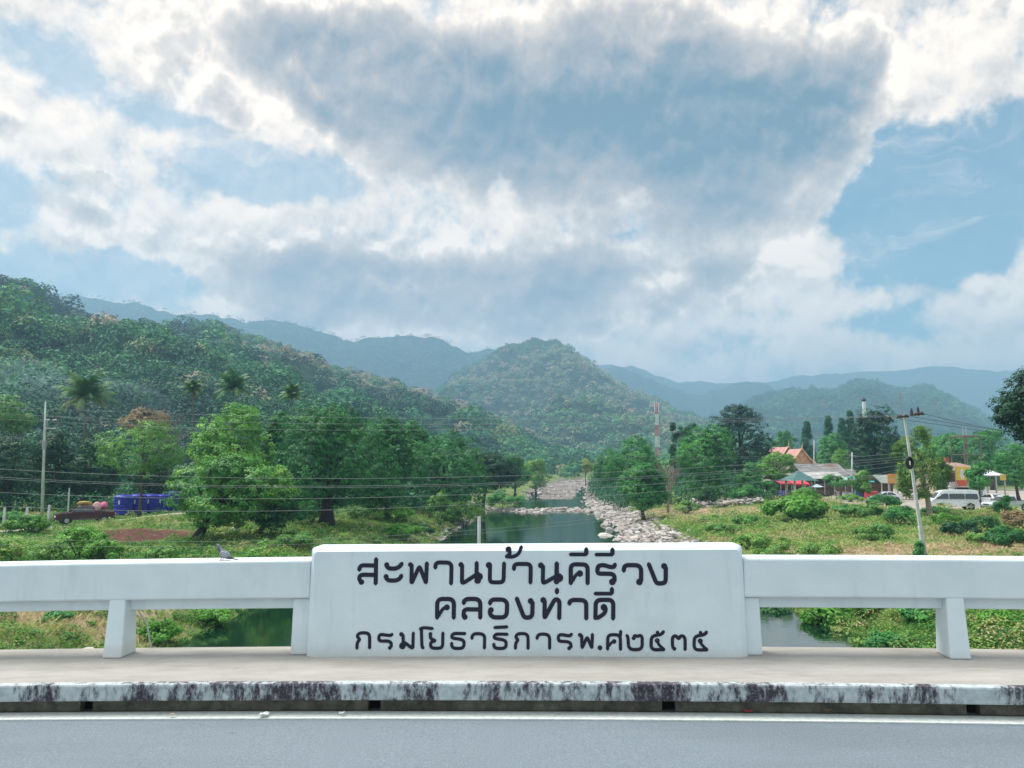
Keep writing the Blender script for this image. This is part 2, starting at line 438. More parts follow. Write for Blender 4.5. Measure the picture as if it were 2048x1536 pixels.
soilc = T.ramp(T.noise(v, 1.6, 6, 0.7), [(0.3, (0.06, 0.028, 0.022)), (0.55, (0.12, 0.055, 0.042)), (0.75, (0.20, 0.14, 0.09))])
c = T.mix(T.ss(T.m('ADD', T.attr('soil'), edge), 0.45, 0.7), c, soilc)
vor = T.new('ShaderNodeTexVoronoi'); vor.inputs['Scale'].default_value = 1.6; T.put(vor.inputs['Vector'], v)
gravc = T.mix(T.ss(vor.outputs['Distance'], 0.05, 0.6), (0.44, 0.38, 0.34), (0.15, 0.13, 0.12))
c = T.mix(T.ss(T.m('ADD', T.attr('gravel'), T.m('MULTIPLY', edge, .5)), 0.3, 0.5), c, gravc)
lanec = T.ramp(T.noise(v, 1.2, 5, 0.6), [(0.3, (0.30, 0.26, 0.22)), (0.7, (0.42, 0.39, 0.34))])
c = T.mix(T.ss(T.m('ADD', T.attr('lane'), T.m('MULTIPLY', edge, .4)), 0.4, 0.6), c, lanec)
T.put(b.inputs['Base Color'], c); b.inputs['Roughness'].default_value = 0.95; b.inputs['Specular IOR Level'].default_value = 0.1
bp = T.new('ShaderNodeBump'); bp.inputs['Strength'].default_value = 0.8; bp.inputs['Distance'].default_value = 0.25
T.put(bp.inputs['Height'], T.noise(v, 3.5, 6, 0.7)); T.l.new(bp.outputs[0], b.inputs['Normal'])
tag(grid_mesh('ground', GX, GY, GZ, m, attrs=dict(gravel=gravel, soil=soil, dry=dry, lane=lane)), kind='structure')

# river
m = bpy.data.materials.new('river_water'); m.use_nodes = True
T = NT(m.node_tree); b = T.n['Principled BSDF']
tcg = T.new('ShaderNodeTexCoord'); v = tcg.outputs['Object']
n = T.noise(v, 0.12, 4, 0.6)
T.put(b.inputs['Base Color'], T.ramp(n, [(0.35, (0.002, 0.014, 0.009)), (0.65, (0.004, 0.026, 0.013))]))
b.inputs['Roughness'].default_value = 0.035; b.inputs['IOR'].default_value = 3.3
b.inputs['Specular IOR Level'].default_value = 0.5
bp = T.new('ShaderNodeBump'); bp.inputs['Strength'].default_value = 0.10; bp.inputs['Distance'].default_value = 0.06
wv = T.vm('MULTIPLY', v, (0.8, 2.2, 1.0))
T.put(bp.inputs['Height'], T.noise(wv, 1.3, 4, 0.55)); T.l.new(bp.outputs[0], b.inputs['Normal'])
wx = np.linspace(-45, 60, 60); wy = np.linspace(-80, 420, 120)
WX, WY = np.meshgrid(wx, wy, indexing='ij')
tag(grid_mesh('river', WX, WY, np.full_like(WX, WATER), m), kind='structure')

# ================================================================== HILLS
hm = bpy.data.materials.new('hill_forest_floor'); hm.use_nodes = True
T = NT(hm.node_tree); b = T.n['Principled BSDF']
tcg = T.new('ShaderNodeTexCoord'); v = tcg.outputs['Object']
hc = T.ramp(T.noise(v, 0.018, 8, 0.68), [(0.32, (0.016, 0.045, 0.024)), (0.48, (0.03, 0.07, 0.03)), (0.60, (0.075, 0.10, 0.05)), (0.74, (0.17, 0.145, 0.10))])
vr = T.new('ShaderNodeTexVoronoi'); vr.inputs['Scale'].default_value = 0.11; T.put(vr.inputs['Vector'], v)
hc = T.mix(T.ss(vr.outputs['Distance'], 0.2, 0.9), hc, (0.012, 0.03, 0.018))
T.put(b.inputs['Base Color'], hc); b.inputs['Roughness'].default_value = 1.0; b.inputs['Specular IOR Level'].default_value = 0.0
bp = T.new('ShaderNodeBump'); bp.inputs['Strength'].default_value = 1.0; bp.inputs['Distance'].default_value = 6.0
T.put(bp.inputs['Height'], T.noise(v, 0.09, 6, 0.7)); T.l.new(bp.outputs[0], b.inputs['Normal'])

def hill(name, ridge, yr, yb, zb, rough, seed, nu=140, nv=70, g=1.15, drop=0.0, amp=0.62, jag=0.0):
    """ridge: photo points of the skyline; yr / yb: depth of ridge and of foot along it. Returns sampler."""
    rx = np.array([p[0] for p in ridge], float); ry = np.array([p[1] for p in ridge], float) + drop
    u = np.linspace(rx[0], rx[-1], nu)
    py = np.interp(u, rx, ry)
    ker = np.hanning(5); ker /= ker.sum()
    py = np.convolve(np.pad(py, 2, 'edge'), ker, 'valid') + jag * vnoise(u * .045, u * 0, seed + 3, 4)
    Yr = np.interp(u, *zip(*yr)); Yb = np.interp(u, *zip(*yb))
    cx = (u - 1024) / F; cz = (768 - py) / F
    dy = math.cos(PITCH) - cz * math.sin(PITCH); dz = math.sin(PITCH) + cz * math.cos(PITCH)
    zr = EYE + dz / dy * Yr; sx = cx / dy
    def surf(uu, vv):
        """uu, vv arrays: index 0..1 along ridge, v 0 foot, 1 ridge, >1 back slope"""
        i = uu * (nu - 1)
        a = lambda arr: np.interp(i, np.arange(nu), arr)
        Y = a(Yb) + (a(Yr) - a(Yb)) * vv
        X = a(sx) * Y
        H = a(zr) - zb
        prof = np.where(vv <= 1, np.clip(vv, 0, 1) ** g, 1 - (vv - 1) * 0.9)
        ns = vnoise(X * rough, Y * rough, seed, 5) * np.clip(1 - vv, 0, 1) * np.clip(vv * 2.5, 0, 1)
        Z = zb + H * prof + ns * H * amp
        Z = np.minimum(Z, np.where(vv <= 1, EYE + (a(zr) - EYE) * Y / a(Yr), 1e9) )
        return X, Y, Z
    U, V = np.meshgrid(np.linspace(0, 1, nu), np.linspace(0, 1.6, nv), indexing='ij')
    X, Y, Z = surf(U, V)
    tag(grid_mesh(name, X, Y, Z, hm), kind='structure')
    return surf

H1 = hill('wooded_hill', [(-260, 515), (-100, 535), (0, 563), (50, 580), (100, 612), (180, 638), (250, 646), (320, 652), (400, 652), (470, 662), (540, 684), (600, 712), (680, 742), (780, 773), (880, 806), (960, 838), (1030, 864), (1100, 897), (1180, 931)],
          [(-260, 700), (300, 900), (600, 1075), (900, 1125), (1180, 950)], [(-260, 158), (0, 168), (500, 200), (900, 304), (1180, 525)], -4, 0.009, 11, nu=200, nv=90)
H2 = hill('rocky_peak', [(760, 850), (860, 800), (900, 750), (960, 722), (1000, 694), (1030, 684), (1060, 681), (1095, 676), (1120, 684), (1150, 706), (1180, 730), (1225, 764), (1280, 790), (1350, 820), (1420, 842), (1500, 856), (1620, 880)],
          [(760, 1950), (1620, 1950)], [(760, 1080), (1100, 837), (1620, 945)], -2, 0.0052, 23, nu=260, nv=120, amp=1.0, jag=7)
H3 = hill('blue_mountain', [(-100, 640), (0, 605), (110, 588), (180, 588), (280, 605), (340, 622), (440, 628), (500, 640), (545, 632), (600, 645), (690, 677), (780, 672), (870, 670), (930, 698), (1000, 697), (1060, 735), (1150, 790), (1250, 850)],
          [(-100, 2925), (1250, 2925)], [(-100, 1800), (1250, 2025)], 0, 0.003, 31, nu=220, nv=50, amp=.8, jag=7)
H4 = hill('pale_mountain', [(900, 790), (1100, 745), (1200, 727), (1260, 728), (1310, 748), (1360, 762), (1440, 767), (1530, 763), (1600, 748), (1700, 741), (1800, 735), (1870, 731), (1940, 738), (2048, 737), (2250, 725), (2500, 740)],
          [(900, 4500), (2500, 4500)], [(900, 3300), (2500, 3300)], 0, 0.002, 41, nu=220, nv=40, jag=6)
H6 = hill('hazy_foothill', [(1120, 800), (1180, 745), (1230, 728), (1290, 750), (1360, 780), (1400, 790), (1470, 764), (1520, 762), (1580, 790), (1680, 840), (1800, 870)],
          [(1120, 3450), (1800, 3450)], [(1120, 2550), (1800, 2550)], 0, 0.003, 43, nu=160, nv=40, jag=6)
H5 = hill('ridge_hill', [(1380, 850), (1440, 828), (1500, 796), (1540, 782), (1600, 778), (1650, 777), (1700, 760), (1740, 759), (1790, 775), (1850, 772), (1900, 792), (1950, 818), (1990, 840), (2060, 858), (2250, 872)],
          [(1380, 2250), (2250, 2250)], [(1380, 1260), (2250, 1120)], -2, 0.005, 51, nu=220, nv=80, amp=.8, jag=9)

# ================================================================== FAR WOODS (one mass per hill)
FOREST = leaf_mat('forest_leaves', [(0.0, (0.012, 0.055, 0.036)), (0.2, (0.022, 0.11, 0.052)), (0.42, (0.042, 0.19, 0.07)), (0.6, (0.08, 0.265, 0.08)), (0.74, (0.18, 0.31, 0.085)), (0.86, (0.27, 0.255, 0.14)), (1.0, (0.38, 0.31, 0.24))], 0.2, 0.7)
def unit(n):
    d = rng.normal(size=n); return d / np.linalg.norm(d, axis=-1, keepdims=True)
def leaf_quads(P, Nrm, size, asp=0.62):
    """P,Nrm (N,3), size (N,) -> (N,4,3) folded leaf-shaped quads"""
    N = len(P)
    t = np.cross(Nrm, rng.normal(size=(N, 3))); t /= np.linalg.norm(t, axis=1, keepdims=True) + 1e-9
    s = np.cross(Nrm, t)
    L = size[:, None]
    return np.stack([P - t * L * .5, P + s * L * asp * .5 + Nrm * L * .12, P + t * L * .5 - Nrm * L * .10, P - s * L * asp * .5 + Nrm * L * .12], 1)
def crowns(C, rad, tall, nleaf, leaf, tone, spread=0.14, fuzz=0.28, up=0.5):
    """many far crowns at once -> quads, tones"""
    N = len(C)
    d = unit((N, nleaf, 3)); d[..., 2] = np.where(d[..., 2] < -0.25, -d[..., 2], d[..., 2])
    # lumpy radius: each crown has a few bulges
    bul = unit((N, 5, 3)); bul[..., 2] = np.abs(bul[..., 2]) * .8
    lum = np.max(np.einsum('nkd,nbd->nkb', d, bul), -1)
    r = (0.62 + 0.42 * np.clip((lum - .5) * 2, 0, 1)) * rng.uniform(0.85, 1.08, (N, nleaf))
    P = C[:, None, :] + d * r[..., None] * np.stack([rad, rad, tall], -1)[:, None, :]
    nr = d + rng.normal(size=d.shape) * fuzz; nr[..., 2] += up
    nr /= np.linalg.norm(nr, axis=-1, keepdims=True)
    sz = (leaf[:, None] * rng.uniform(.7, 1.4, (N, nleaf)))
    tn = np.clip(tone[:, None] + rng.normal(size=(N, nleaf)) * spread * .6, 0, 1)
    return leaf_quads(P.reshape(-1, 3), nr.reshape(-1, 3), sz.reshape(-1)), tn.reshape(-1)
def hill_woods(name, label, surf, n, vpow, rad, nleaf, leafk, seed, tone_fn, vmax=1.02, umin=0, umax=1):
    u = rng.uniform(umin, umax, n); v = rng.uniform(0.0, 1, n) ** vpow * vmax
    X, Y, Z = surf(u, v)
    r = rng.uniform(rad[0], rad[1], n) * (1 + 0.5 * (rng.random(n) > .9))
    keep = (np.abs(X / Y) < 0.80)
    X, Y, Z, r, u, v = [a[keep] for a in (X, Y, Z, r, u, v)]
    r = r * np.where(v > .93, .62, 1.0)
    tall = r * rng.uniform(.8, 1.35, len(r))
    tone = np.clip(tone_fn(X, Y, u, v), 0, 1)
    q, t = crowns(np.stack([X, Y, Z + tall * np.where(v > .9, .05, .35)], -1), r, tall, nleaf, r * leafk * np.clip(Y / 520, .42, 1), tone)
    tag(quads_mesh(name, q, FOREST, tone=t), label, 'forest', kind='stuff')
def tone1(X, Y, u, v):
    n = vnoise(X * .009, Y * .009, 71, 2)
    t = 0.36 + 0.62 * n + rng.normal(size=len(X)) * 0.13  # broad shadow patches put into the crown tone, along with random leaf variation
    t = t - 0.22 * sst(v, .72, .95)  # crowns darker towards the ridge: backlit skyline put into leaf colour
    dryz = sst(u, .45, .62) * (1 - sst(u, .85, .95)) * sst(v, .42, .55) * (1 - sst(v, .85, .95))
    t = np.where(rng.random(len(X)) < dryz * .55, rng.uniform(.82, 1.0, len(X)), t)
    return np.where(rng.random(len(X)) < .05, rng.uniform(.75, 1, len(X)), t)
def tone2(X, Y, u, v):
    n = vnoise(X * .008, Y * .008, 75, 3)
    t = 0.68 + 0.6 * n + rng.normal(size=len(X)) * 0.14
    mid = sst(v, .25, .4) * (1 - sst(v, .78, .9)) * sst(u, .18, .3) * (1 - sst(u, .6, .75))
    t = np.where(rng.random(len(X)) < mid * .8, rng.uniform(.74, 1.0, len(X)), t)
    return t - .25 * sst(v, .85, .95)  # ridge crowns toned down, backlit shade put into their colour
tone5 = lambda X, Y, u, v: 0.3 + 0.3 * vnoise(X * .008, Y * .008, 79, 3) + rng.normal(size=len(X)) * .12
hill_woods('hill_forest', 'dense mixed green forest covering the long near hill on the left', H1, 5200, 1.1, (4.2, 9.0), 135, .27, 1, tone1)
hill_woods('peak_forest', 'patchy forest and dry scrub on the pointed hill in the centre', H2, 5600, 1.05, (4.5, 9.0), 34, .42, 2, tone2)
hill_woods('ridge_forest', 'bluish forest on the hazy hill behind the village on the right', H5, 3800, 1.0, (6, 12), 40, .36, 3, tone5)
hill_woods('mountain_forest', 'faint blue forest on the high mountain behind the left hill', H3, 2600, .5, (7, 13), 40, .34, 4, tone5)
# level woods filling the valley floor between the river trees and the hills
n = 2600
vy = np.exp(rng.uniform(math.log(150), math.log(900), n)); vx = rng.uniform(-.74, .74, n) * vy
ok = (np.abs(vx / vy) < .72) & ~((vx > np.interp(vy, _ry, _rl) - 7) & (vx < np.interp(vy, _ry, _rr) + 7) & (vy < 372)) & ((vx > 10) | (vy > 158))
ok &= ~((vx > 22) & (vy < 205))
vx, vy = vx[ok], vy[ok]
r = rng.uniform(2.4, 4.6, len(vx)) * (1 + vy / 900); tall = r * rng.uniform(.8, 1.35, len(vx))
q, t = crowns(np.stack([vx, vy, hgt(vx, vy) + tall * .45], -1), r, tall, 130, r * .24, np.clip(.45 + .3 * vnoise(vx * .03, vy * .03, 5, 2) + rng.normal(size=len(vx)) * .15, 0, 1))
tag(quads_mesh('valley_forest', q, FOREST, tone=t), 'far green wood filling the valley floor beyond the river and the village', 'forest', kind='stuff')

# ================================================================== BRIDGE
YAW, GRADE, CROWN = R(-2.6), 0.0101, 0.0018
BD = ground_at(1024, 1313, 0.2).y            # distance of the name panel's front face
def bt(v):
    """bridge frame (x along, y across measured from the panel face) -> world: slight yaw, grade and crown"""
    x = v.x; y = v.y
    X = x * math.cos(YAW) - y * math.sin(YAW); Yv = x * math.sin(YAW) + y * math.cos(YAW)
    return Vector((X, BD + Yv, v.z + GRADE * x - CROWN * min(x * x, 120)))
def panel_xz(px, py, yoff=0.0):
    """photo pixel -> bridge-frame x,z on the plane y = yoff"""
    d = ray(px, py)
    o = Vector((0, -BD, EYE))
    c, s = math.cos(-YAW), math.sin(-YAW)
    rot = lambda q: Vector((q.x * c - q.y * s, q.x * s + q.y * c, q.z))
    o2 = rot(o); d2 = rot(d); t = (yoff - o2.y) / d2.y
    p = o2 + d2 * t
    return p.x, p.z - GRADE * p.x + CROWN * p.x * p.x
KY = ground_at(1024, 1368, 0.2).y - BD       # kerb edge
LY0 = ground_at(1024, 1440, 0.0).y - BD; LY1 = ground_at(1024, 1430, 0.0).y - BD + .045
print('bridge', BD, KY, LY0, LY1, panel_xz(620, 1090), panel_xz(1487, 1090), panel_xz(600, 1120), panel_xz(600, 1197), panel_xz(1490, 1315))

def plain(name, build, rough=.9):
    m = bpy.data.materials.new(name); m.use_nodes = True
    T = NT(m.node_tree); b = T.n['Principled BSDF']
    tcx = T.new('ShaderNodeTexCoord'); build(T, tcx.outputs['Object'], b)
    b.inputs['Roughness'].default_value = rough
    return m
def bump(T, b, h, s=.4, d=.01):
    bp = T.new('ShaderNodeBump'); bp.inputs['Strength'].default_value = s; bp.inputs['Distance'].default_value = d
    T.put(bp.inputs['Height'], h); T.l.new(bp.outputs[0], b.inputs['Normal'])
def f_asph(T, v, b):
    c = T.ramp(T.noise(v, 90, 3, .7), [(.3, (.106, .136, .158)), (.55, (.152, .186, .214)), (.75, (.225, .257, .28))])
    c = T.mix(T.ss(T.noise(T.vm('MULTIPLY', v, (.35, 1.2, 1)), 1.0, 5, .6), .40, .70), c, T.vm('SCALE', c, scale=.84))
    c = T.mix(T.ss(T.noise(T.vm('MULTIPLY', v, (1.0, 4.0, 1)), 3.2, 4, .6), .68, .74), c, (.075, .08, .095))
    sp = T.new('ShaderNodeTexVoronoi'); sp.inputs['Scale'].default_value = 70; T.put(sp.inputs['Vector'], v)
    c = T.mix(T.ss(sp.outputs['Distance'], .16, .08), c, (.27, .29, .30))
    T.put(b.inputs['Base Color'], c); bump(T, b, T.noise(v, 130, 3, .7), .5, .006)
asph = plain('asphalt', f_asph, .85)
def f_conc(T, v, b):
    c = T.ramp(T.noise(T.vm('MULTIPLY', v, (.8, 2.5, 1)), 2.2, 7, .65), [(.3, (.25, .234, .208)), (.5, (.315, .297, .267)), (.7, (.365, .346, .315))])
    c = T.mix(T.ss(T.noise(v, 60, 4, .7), .55, .75), c, (.22, .21, .19))
    c = T.mix(T.ss(T.noise(v, 1.1, 6, .7), .60, .75), c, (.23, .205, .18))
    T.put(b.inputs['Base Color'], c); bump(T, b, T.noise(v, 70, 5, .7), .35, .006)
conc = plain('pavement_concrete', f_conc, .92)
def f_kerb(T, v, b):
    st = T.vm('MULTIPLY', v, (1.0, 1.0, .38))
    a = T.noise(st, 26, 6, .72); a2 = T.noise(st, 2.2, 3, .6)
    f = T.ss(T.m('ADD', a, T.m('MULTIPLY', T.m('SUBTRACT', a2, .5), 1.3)), .39, .64)
    c = T.mix(f, T.ramp(T.noise(v, 25, 4), [(.3, (.33, .375, .395)), (.7, (.50, .54, .55))]), T.ramp(T.noise(v, 55, 5, .7), [(.35, (.02, .018, .026)), (.58, (.06, .05, .065)), (.72, (.34, .37, .38))]))
    T.put(b.inputs['Base Color'], c); bump(T, b, T.noise(v, 80, 4, .7), .4, .006)
kerbm = plain('weathered_kerb', f_kerb, .9)
def f_gut(T, v, b):
    c = T.ramp(T.noise(v, 9, 6, .7), [(.3, (.05, .048, .04)), (.55, (.13, .12, .095)), (.75, (.21, .20, .16))])
    T.put(b.inputs['Base Color'], c); bump(T, b, T.noise(v, 50, 4, .7), .5, .01)
gut = plain('gutter_concrete', f_gut, .95)
def f_line(T, v, b):
    c = T.ramp(T.noise(v, 30, 5, .7), [(.25, (.44, .47, .43)), (.5, (.66, .69, .64)), (.7, (.74, .76, .72))])
    T.put(b.inputs['Base Color'], c)
linem = plain('road_paint', f_line, .7)
def f_white(T, v, b):
    c = T.ramp(T.noise(v, 3.0, 6, .6), [(.3, (.56, .635, .67)), (.55, (.62, .69, .725)), (.75, (.665, .725, .75))])
    st = T.noise(T.vm('MULTIPLY', v, (1.0, 1.0, .12)), 9, 5, .6)
    c = T.mix(T.ss(st, .56, .74, 0, .5), c, (.47, .53, .56))
    c = T.mix(T.ss(T.noise(v, .9, 7, .72), .55, .70, 0, .35), c, (.50, .54, .54))
    c = T.mix(T.ss(T.noise(v, 38, 4, .7), .68, .76, 0, .5), c, (.60, .60, .60))
    zz = T.new('ShaderNodeSeparateXYZ'); T.put(zz.inputs[0], v)
    dirt = T.ss(T.m('ADD', zz.outputs[2], T.m('MULTIPLY', T.noise(v, 6, 5, .7), .12)), .34, .24, 0, .55)
    c = T.mix(dirt, c, (.54, .52, .47))
    T.put(b.inputs['Base Color'], c); bump(T, b, T.m('ADD', T.noise(v, 35, 4, .6), T.m('MULTIPLY', T.noise(T.vm('MULTIPLY', v, (1, 1, 5)), 4, 3), .8)), .16, .008)
white = plain('white_painted_concrete', f_white, .55)

HX = 62
def deck(name, y0, y1, z0, z1, m, n=200, parent=None, bev=0):
    o = MB().box(-HX, HX, y0, y1, z0, z1, n).map(bt).build(name, m, parent, bevel=bev)
    return o
tag(deck('road', -11.0, KY + .3, -0.9, 0.0, asph), kind='structure')
tag(deck('pavement', KY + .07, .34, .097, .2, conc), kind='structure')
tag(deck('edge_line', LY0, LY1, .001, .008, linem), kind='structure')
# kerb: stained nosing overhanging a recessed gutter wall with drain openings
kx = [panel_xz(px, 1418, KY + .05)[0] for px in (164, 745, 1340, 1955)]
g = MB(); cuts = sorted(kx); gx = [-HX]
for k in cuts: gx += [k - .043, k + .043]
gx.append(HX)
for i in range(0, len(gx), 2):
    a, bb = gx[i], gx[i + 1]
    g.box(a, bb, KY + .10, KY + .16, .003, .094, max(1, int(abs(bb - a) / .6)))
kerb = deck('kerb', KY, KY + .075, .094, .203, kerbm, 260, bev=.014)
tag(kerb, kind='structure')
g.map(bt).build('gutter_wall', gut, kerb)
gs = MB().box(-HX, HX, LY1 + .004, KY + .099, .0005, .009, 200).map(bt).build('gutter', gut, kerb)
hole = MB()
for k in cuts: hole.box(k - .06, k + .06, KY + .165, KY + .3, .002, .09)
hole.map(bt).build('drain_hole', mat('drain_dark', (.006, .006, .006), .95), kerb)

# name panel
PX0, PX1 = panel_xz(618, 1200)[0], panel_xz(1490, 1200)[0]
PZ1 = panel_xz(1055, 1092)[1]
pan = empty('name_panel', bt(Vector(((PX0 + PX1) / 2, .1, .2))), 0, 'large white concrete name panel with three lines of dark Thai lettering on the bridge', 'sign')
def panel_build():
    mb = MB(); r = .028
    def ring(y, ins):
        x0, x1, z0, z1 = PX0 + ins, PX1 - ins, .2, PZ1 - ins
        pts = [(x0 - .022 + ins, y, z0)]
        for k in range(5):
            a = math.pi - k * math.pi / 8
            pts.append((x0 + r + r * math.cos(a), y, z1 - r + r * math.sin(a)))
        for k in range(5):
            a = math.pi / 2 - k * math.pi / 8
            pts.append((x1 - r + r * math.cos(a), y, z1 - r + r * math.sin(a)))
        pts.append((x1 + .022 - ins, y, z0))
        return pts
    mb.loft([ring(0, .03), ring(.03, .004), ring(.045, 0), ring(.24, 0), ring(.255, .01)])
    return mb
def child(o, root):
    """parent a mesh already in world coordinates"""
    o.parent = root; o.matrix_parent_inverse = Matrix.LocRotScale(root.location, root.rotation_euler, None).inverted()
    return o
child(panel_build().map(bt).build('panel', white), pan)
# lettering, brush strokes measured on the panel
def lx(v, img): return v / 4.452 + (600 if img == 'A' else 1040)
def lz(v): return v / 4.452 + 1060
SEQ = [0]
def letters(strokes, wid):
    mb = MB()
    for s in strokes:
        img, pts = s[0], s[1]; w = wid * (s[2] if len(s) > 2 else 1)
        P = [panel_xz(lx(x, img), lz(y)) for x, y in pts]
        if len(P) > 2:      # round the corners a little
            Q = [P[0]]
            for i in range(1, len(P) - 1):
                a, c, d = P[i - 1], P[i], P[i + 1]
                la = math.hypot(a[0] - c[0], a[1] - c[1]); ld = math.hypot(d[0] - c[0], d[1] - c[1])
                k = min(.45, .018 / max(la, 1e-6)); j = min(.45, .018 / max(ld, 1e-6))
                p1 = (c[0] + (a[0] - c[0]) * k, c[1] + (a[1] - c[1]) * k); p2 = (c[0] + (d[0] - c[0]) * j, c[1] + (d[1] - c[1]) * j)
                Q += [p1, ((p1[0] + p2[0]) / 4 + c[0] / 2, (p1[1] + p2[1]) / 4 + c[1] / 2), p2]
            P = Q + [P[-1]]
        def slab(poly):
            SEQ[0] = (SEQ[0] + 1) % 37
            mb.prism(poly, -.0022 - SEQ[0] * .00006, .004)
        for i in range(len(P) - 1):
            (x0, z0), (x1, z1) = P[i], P[i + 1]
            L = math.hypot(x1 - x0, z1 - z0)
            if L < 1e-5: continue
            nx, nz = -(z1 - z0) / L * w / 2, (x1 - x0) / L * w / 2
            slab([(x0 + nx, z0 + nz), (x0 - nx, z0 - nz), (x1 - nx, z1 - nz), (x1 + nx, z1 + nz)])
        for i, (x, z) in enumerate(P):
            rr = w / 2 * (1.0 if 0 < i < len(P) - 1 else .98)
            if len(P) == 1: rr = w / 2
            end = i in (0, len(P) - 1) and len(P) > 1
            slab([(x + rr * math.cos(2 * math.pi * k / 12), z + rr * math.sin(2 * math.pi * k / 12)) for k in range(12)] if not end else
                 [(x + rr * .72 * math.cos(2 * math.pi * (k + .5) / 8), z + rr * .72 * math.sin(2 * math.pi * (k + .5) / 8)) for k in range(8)])
    return mb
def blob(img, x, y, r, w): return (img, [(x, y)], 2 * r / w)
W1 = 36; W3 = 27
A, B = 'A', 'B'
line1 = [(A, [(528, 358), (532, 330), (552, 314), (668, 316)]), (A, [(678, 255), (674, 480)]), (A, [(545, 462), (528, 440), (530, 412), (550, 398), (668, 400)]), blob(A, 547, 463, 24, W1),
         blob(A, 772, 310, 22, W1), (A, [(770, 318), (790, 342), (850, 345), (890, 325), (908, 296)]), blob(A, 767, 415, 22, W1), (A, [(765, 424), (786, 450), (860, 450), (892, 430), (904, 402)]),
         blob(A, 983, 308, 20, W1), (A, [(995, 308), (992, 470)], .95), (A, [(995, 470), (1064, 322), (1122, 470)], .95), (A, [(1130, 292), (1122, 470)], .95),
         (A, [(1205, 340), (1207, 306), (1226, 288), (1328, 290), (1350, 314), (1345, 480)], .95),
         blob(A, 1433, 308, 22, W1), (A, [(1444, 308), (1442, 470), (1462, 468), (1588, 385)], .95), (A, [(1573, 288), (1572, 465)], .95), blob(A, 1596, 415, 32, W1), blob(A, 1585, 450, 26, W1),
         blob(A, 1682, 313, 27, W1), (A, [(1692, 315), (1690, 450), (1706, 466), (1796, 466), (1813, 448), (1817, 292)], .95),
         blob(A, 1856, 172, 26, W1), (A, [(1864, 180), (1872, 215), (1830, 238), (1905, 238), (1950, 210), (1972, 146)], .85),
         (B, [(-54, 352), (-53, 318), (-34, 302), (76, 302), (96, 322), (93, 472)], .95),
         blob(B, 186, 315, 25, W1), (B, [(206, 318), (203, 470), (225, 466), (345, 398)], .95), (B, [(327, 293), (326, 460)], 1.05), blob(B, 345, 425, 38, W1), blob(B, 325, 458, 24, W1),
         (B, [(452, 478), (452, 325), (476, 305), (582, 307), (602, 332), (602, 478)]), (B, [(466, 455), (498, 398), (530, 380)], .8), blob(B, 533, 387, 27, W1), (B, [(446, 217), (592, 217)], .85), (B, [(590, 165), (590, 215)]),
         (B, [(846, 303), (838, 330), (800, 330), (750, 312), (706, 314), (688, 338), (690, 388), (822, 390), (843, 412), (840, 458)]), blob(B, 822, 462, 28, W1), (B, [(674, 219), (824, 219)], .85), (B, [(823, 168), (823, 217)]),
         (B, [(924, 366), (926, 328), (950, 312), (1052, 314), (1078, 340), (1078, 455)]), blob(B, 1063, 462, 28, W1),
         (B, [(1145, 300), (1212, 468), (1232, 476), (1282, 474), (1297, 452), (1298, 330)]), blob(B, 1284, 322, 26, W1)]
line2 = [(A, [(1221, 785), (1222, 640), (1246, 614), (1346, 614), (1371, 642), (1369, 785)]), (A, [(1234, 765), (1268, 705), (1300, 685)], .8), blob(A, 1308, 688, 25, W1),
         (A, [(1458, 655), (1460, 632), (1488, 613), (1578, 614), (1606, 640), (1605, 785)]), (A, [(1458, 770), (1457, 722), (1478, 705), (1600, 708)]), blob(A, 1468, 774, 24, W1),
         (A, [(1692, 658), (1694, 638), (1716, 618), (1816, 620), (1845, 648), (1841, 752), (1815, 778), (1722, 778), (1692, 752), (1692, 715)]), blob(A, 1700, 712, 24, W1),
         (B, [(-30, 605), (32, 768), (50, 780), (92, 778), (110, 755), (112, 640)]), blob(B, 95, 632, 25, W1),
         blob(B, 207, 624, 25, W1), (B, [(220, 628), (218, 785), (308, 620), (332, 616), (352, 636), (349, 790)]), (B, [(329, 527), (329, 560)]),
         (B, [(440, 660), (442, 638), (466, 622), (565, 624), (590, 648), (590, 792)]),
         (B, [(671, 790), (674, 645), (700, 622), (808, 622), (831, 648), (829, 792)]), (B, [(688, 785), (745, 750), (764, 718), (762, 690)], .95), blob(B, 747, 688, 28, W1), (B, [(666, 566), (818, 566)], .85), (B, [(818, 520), (818, 565)])]
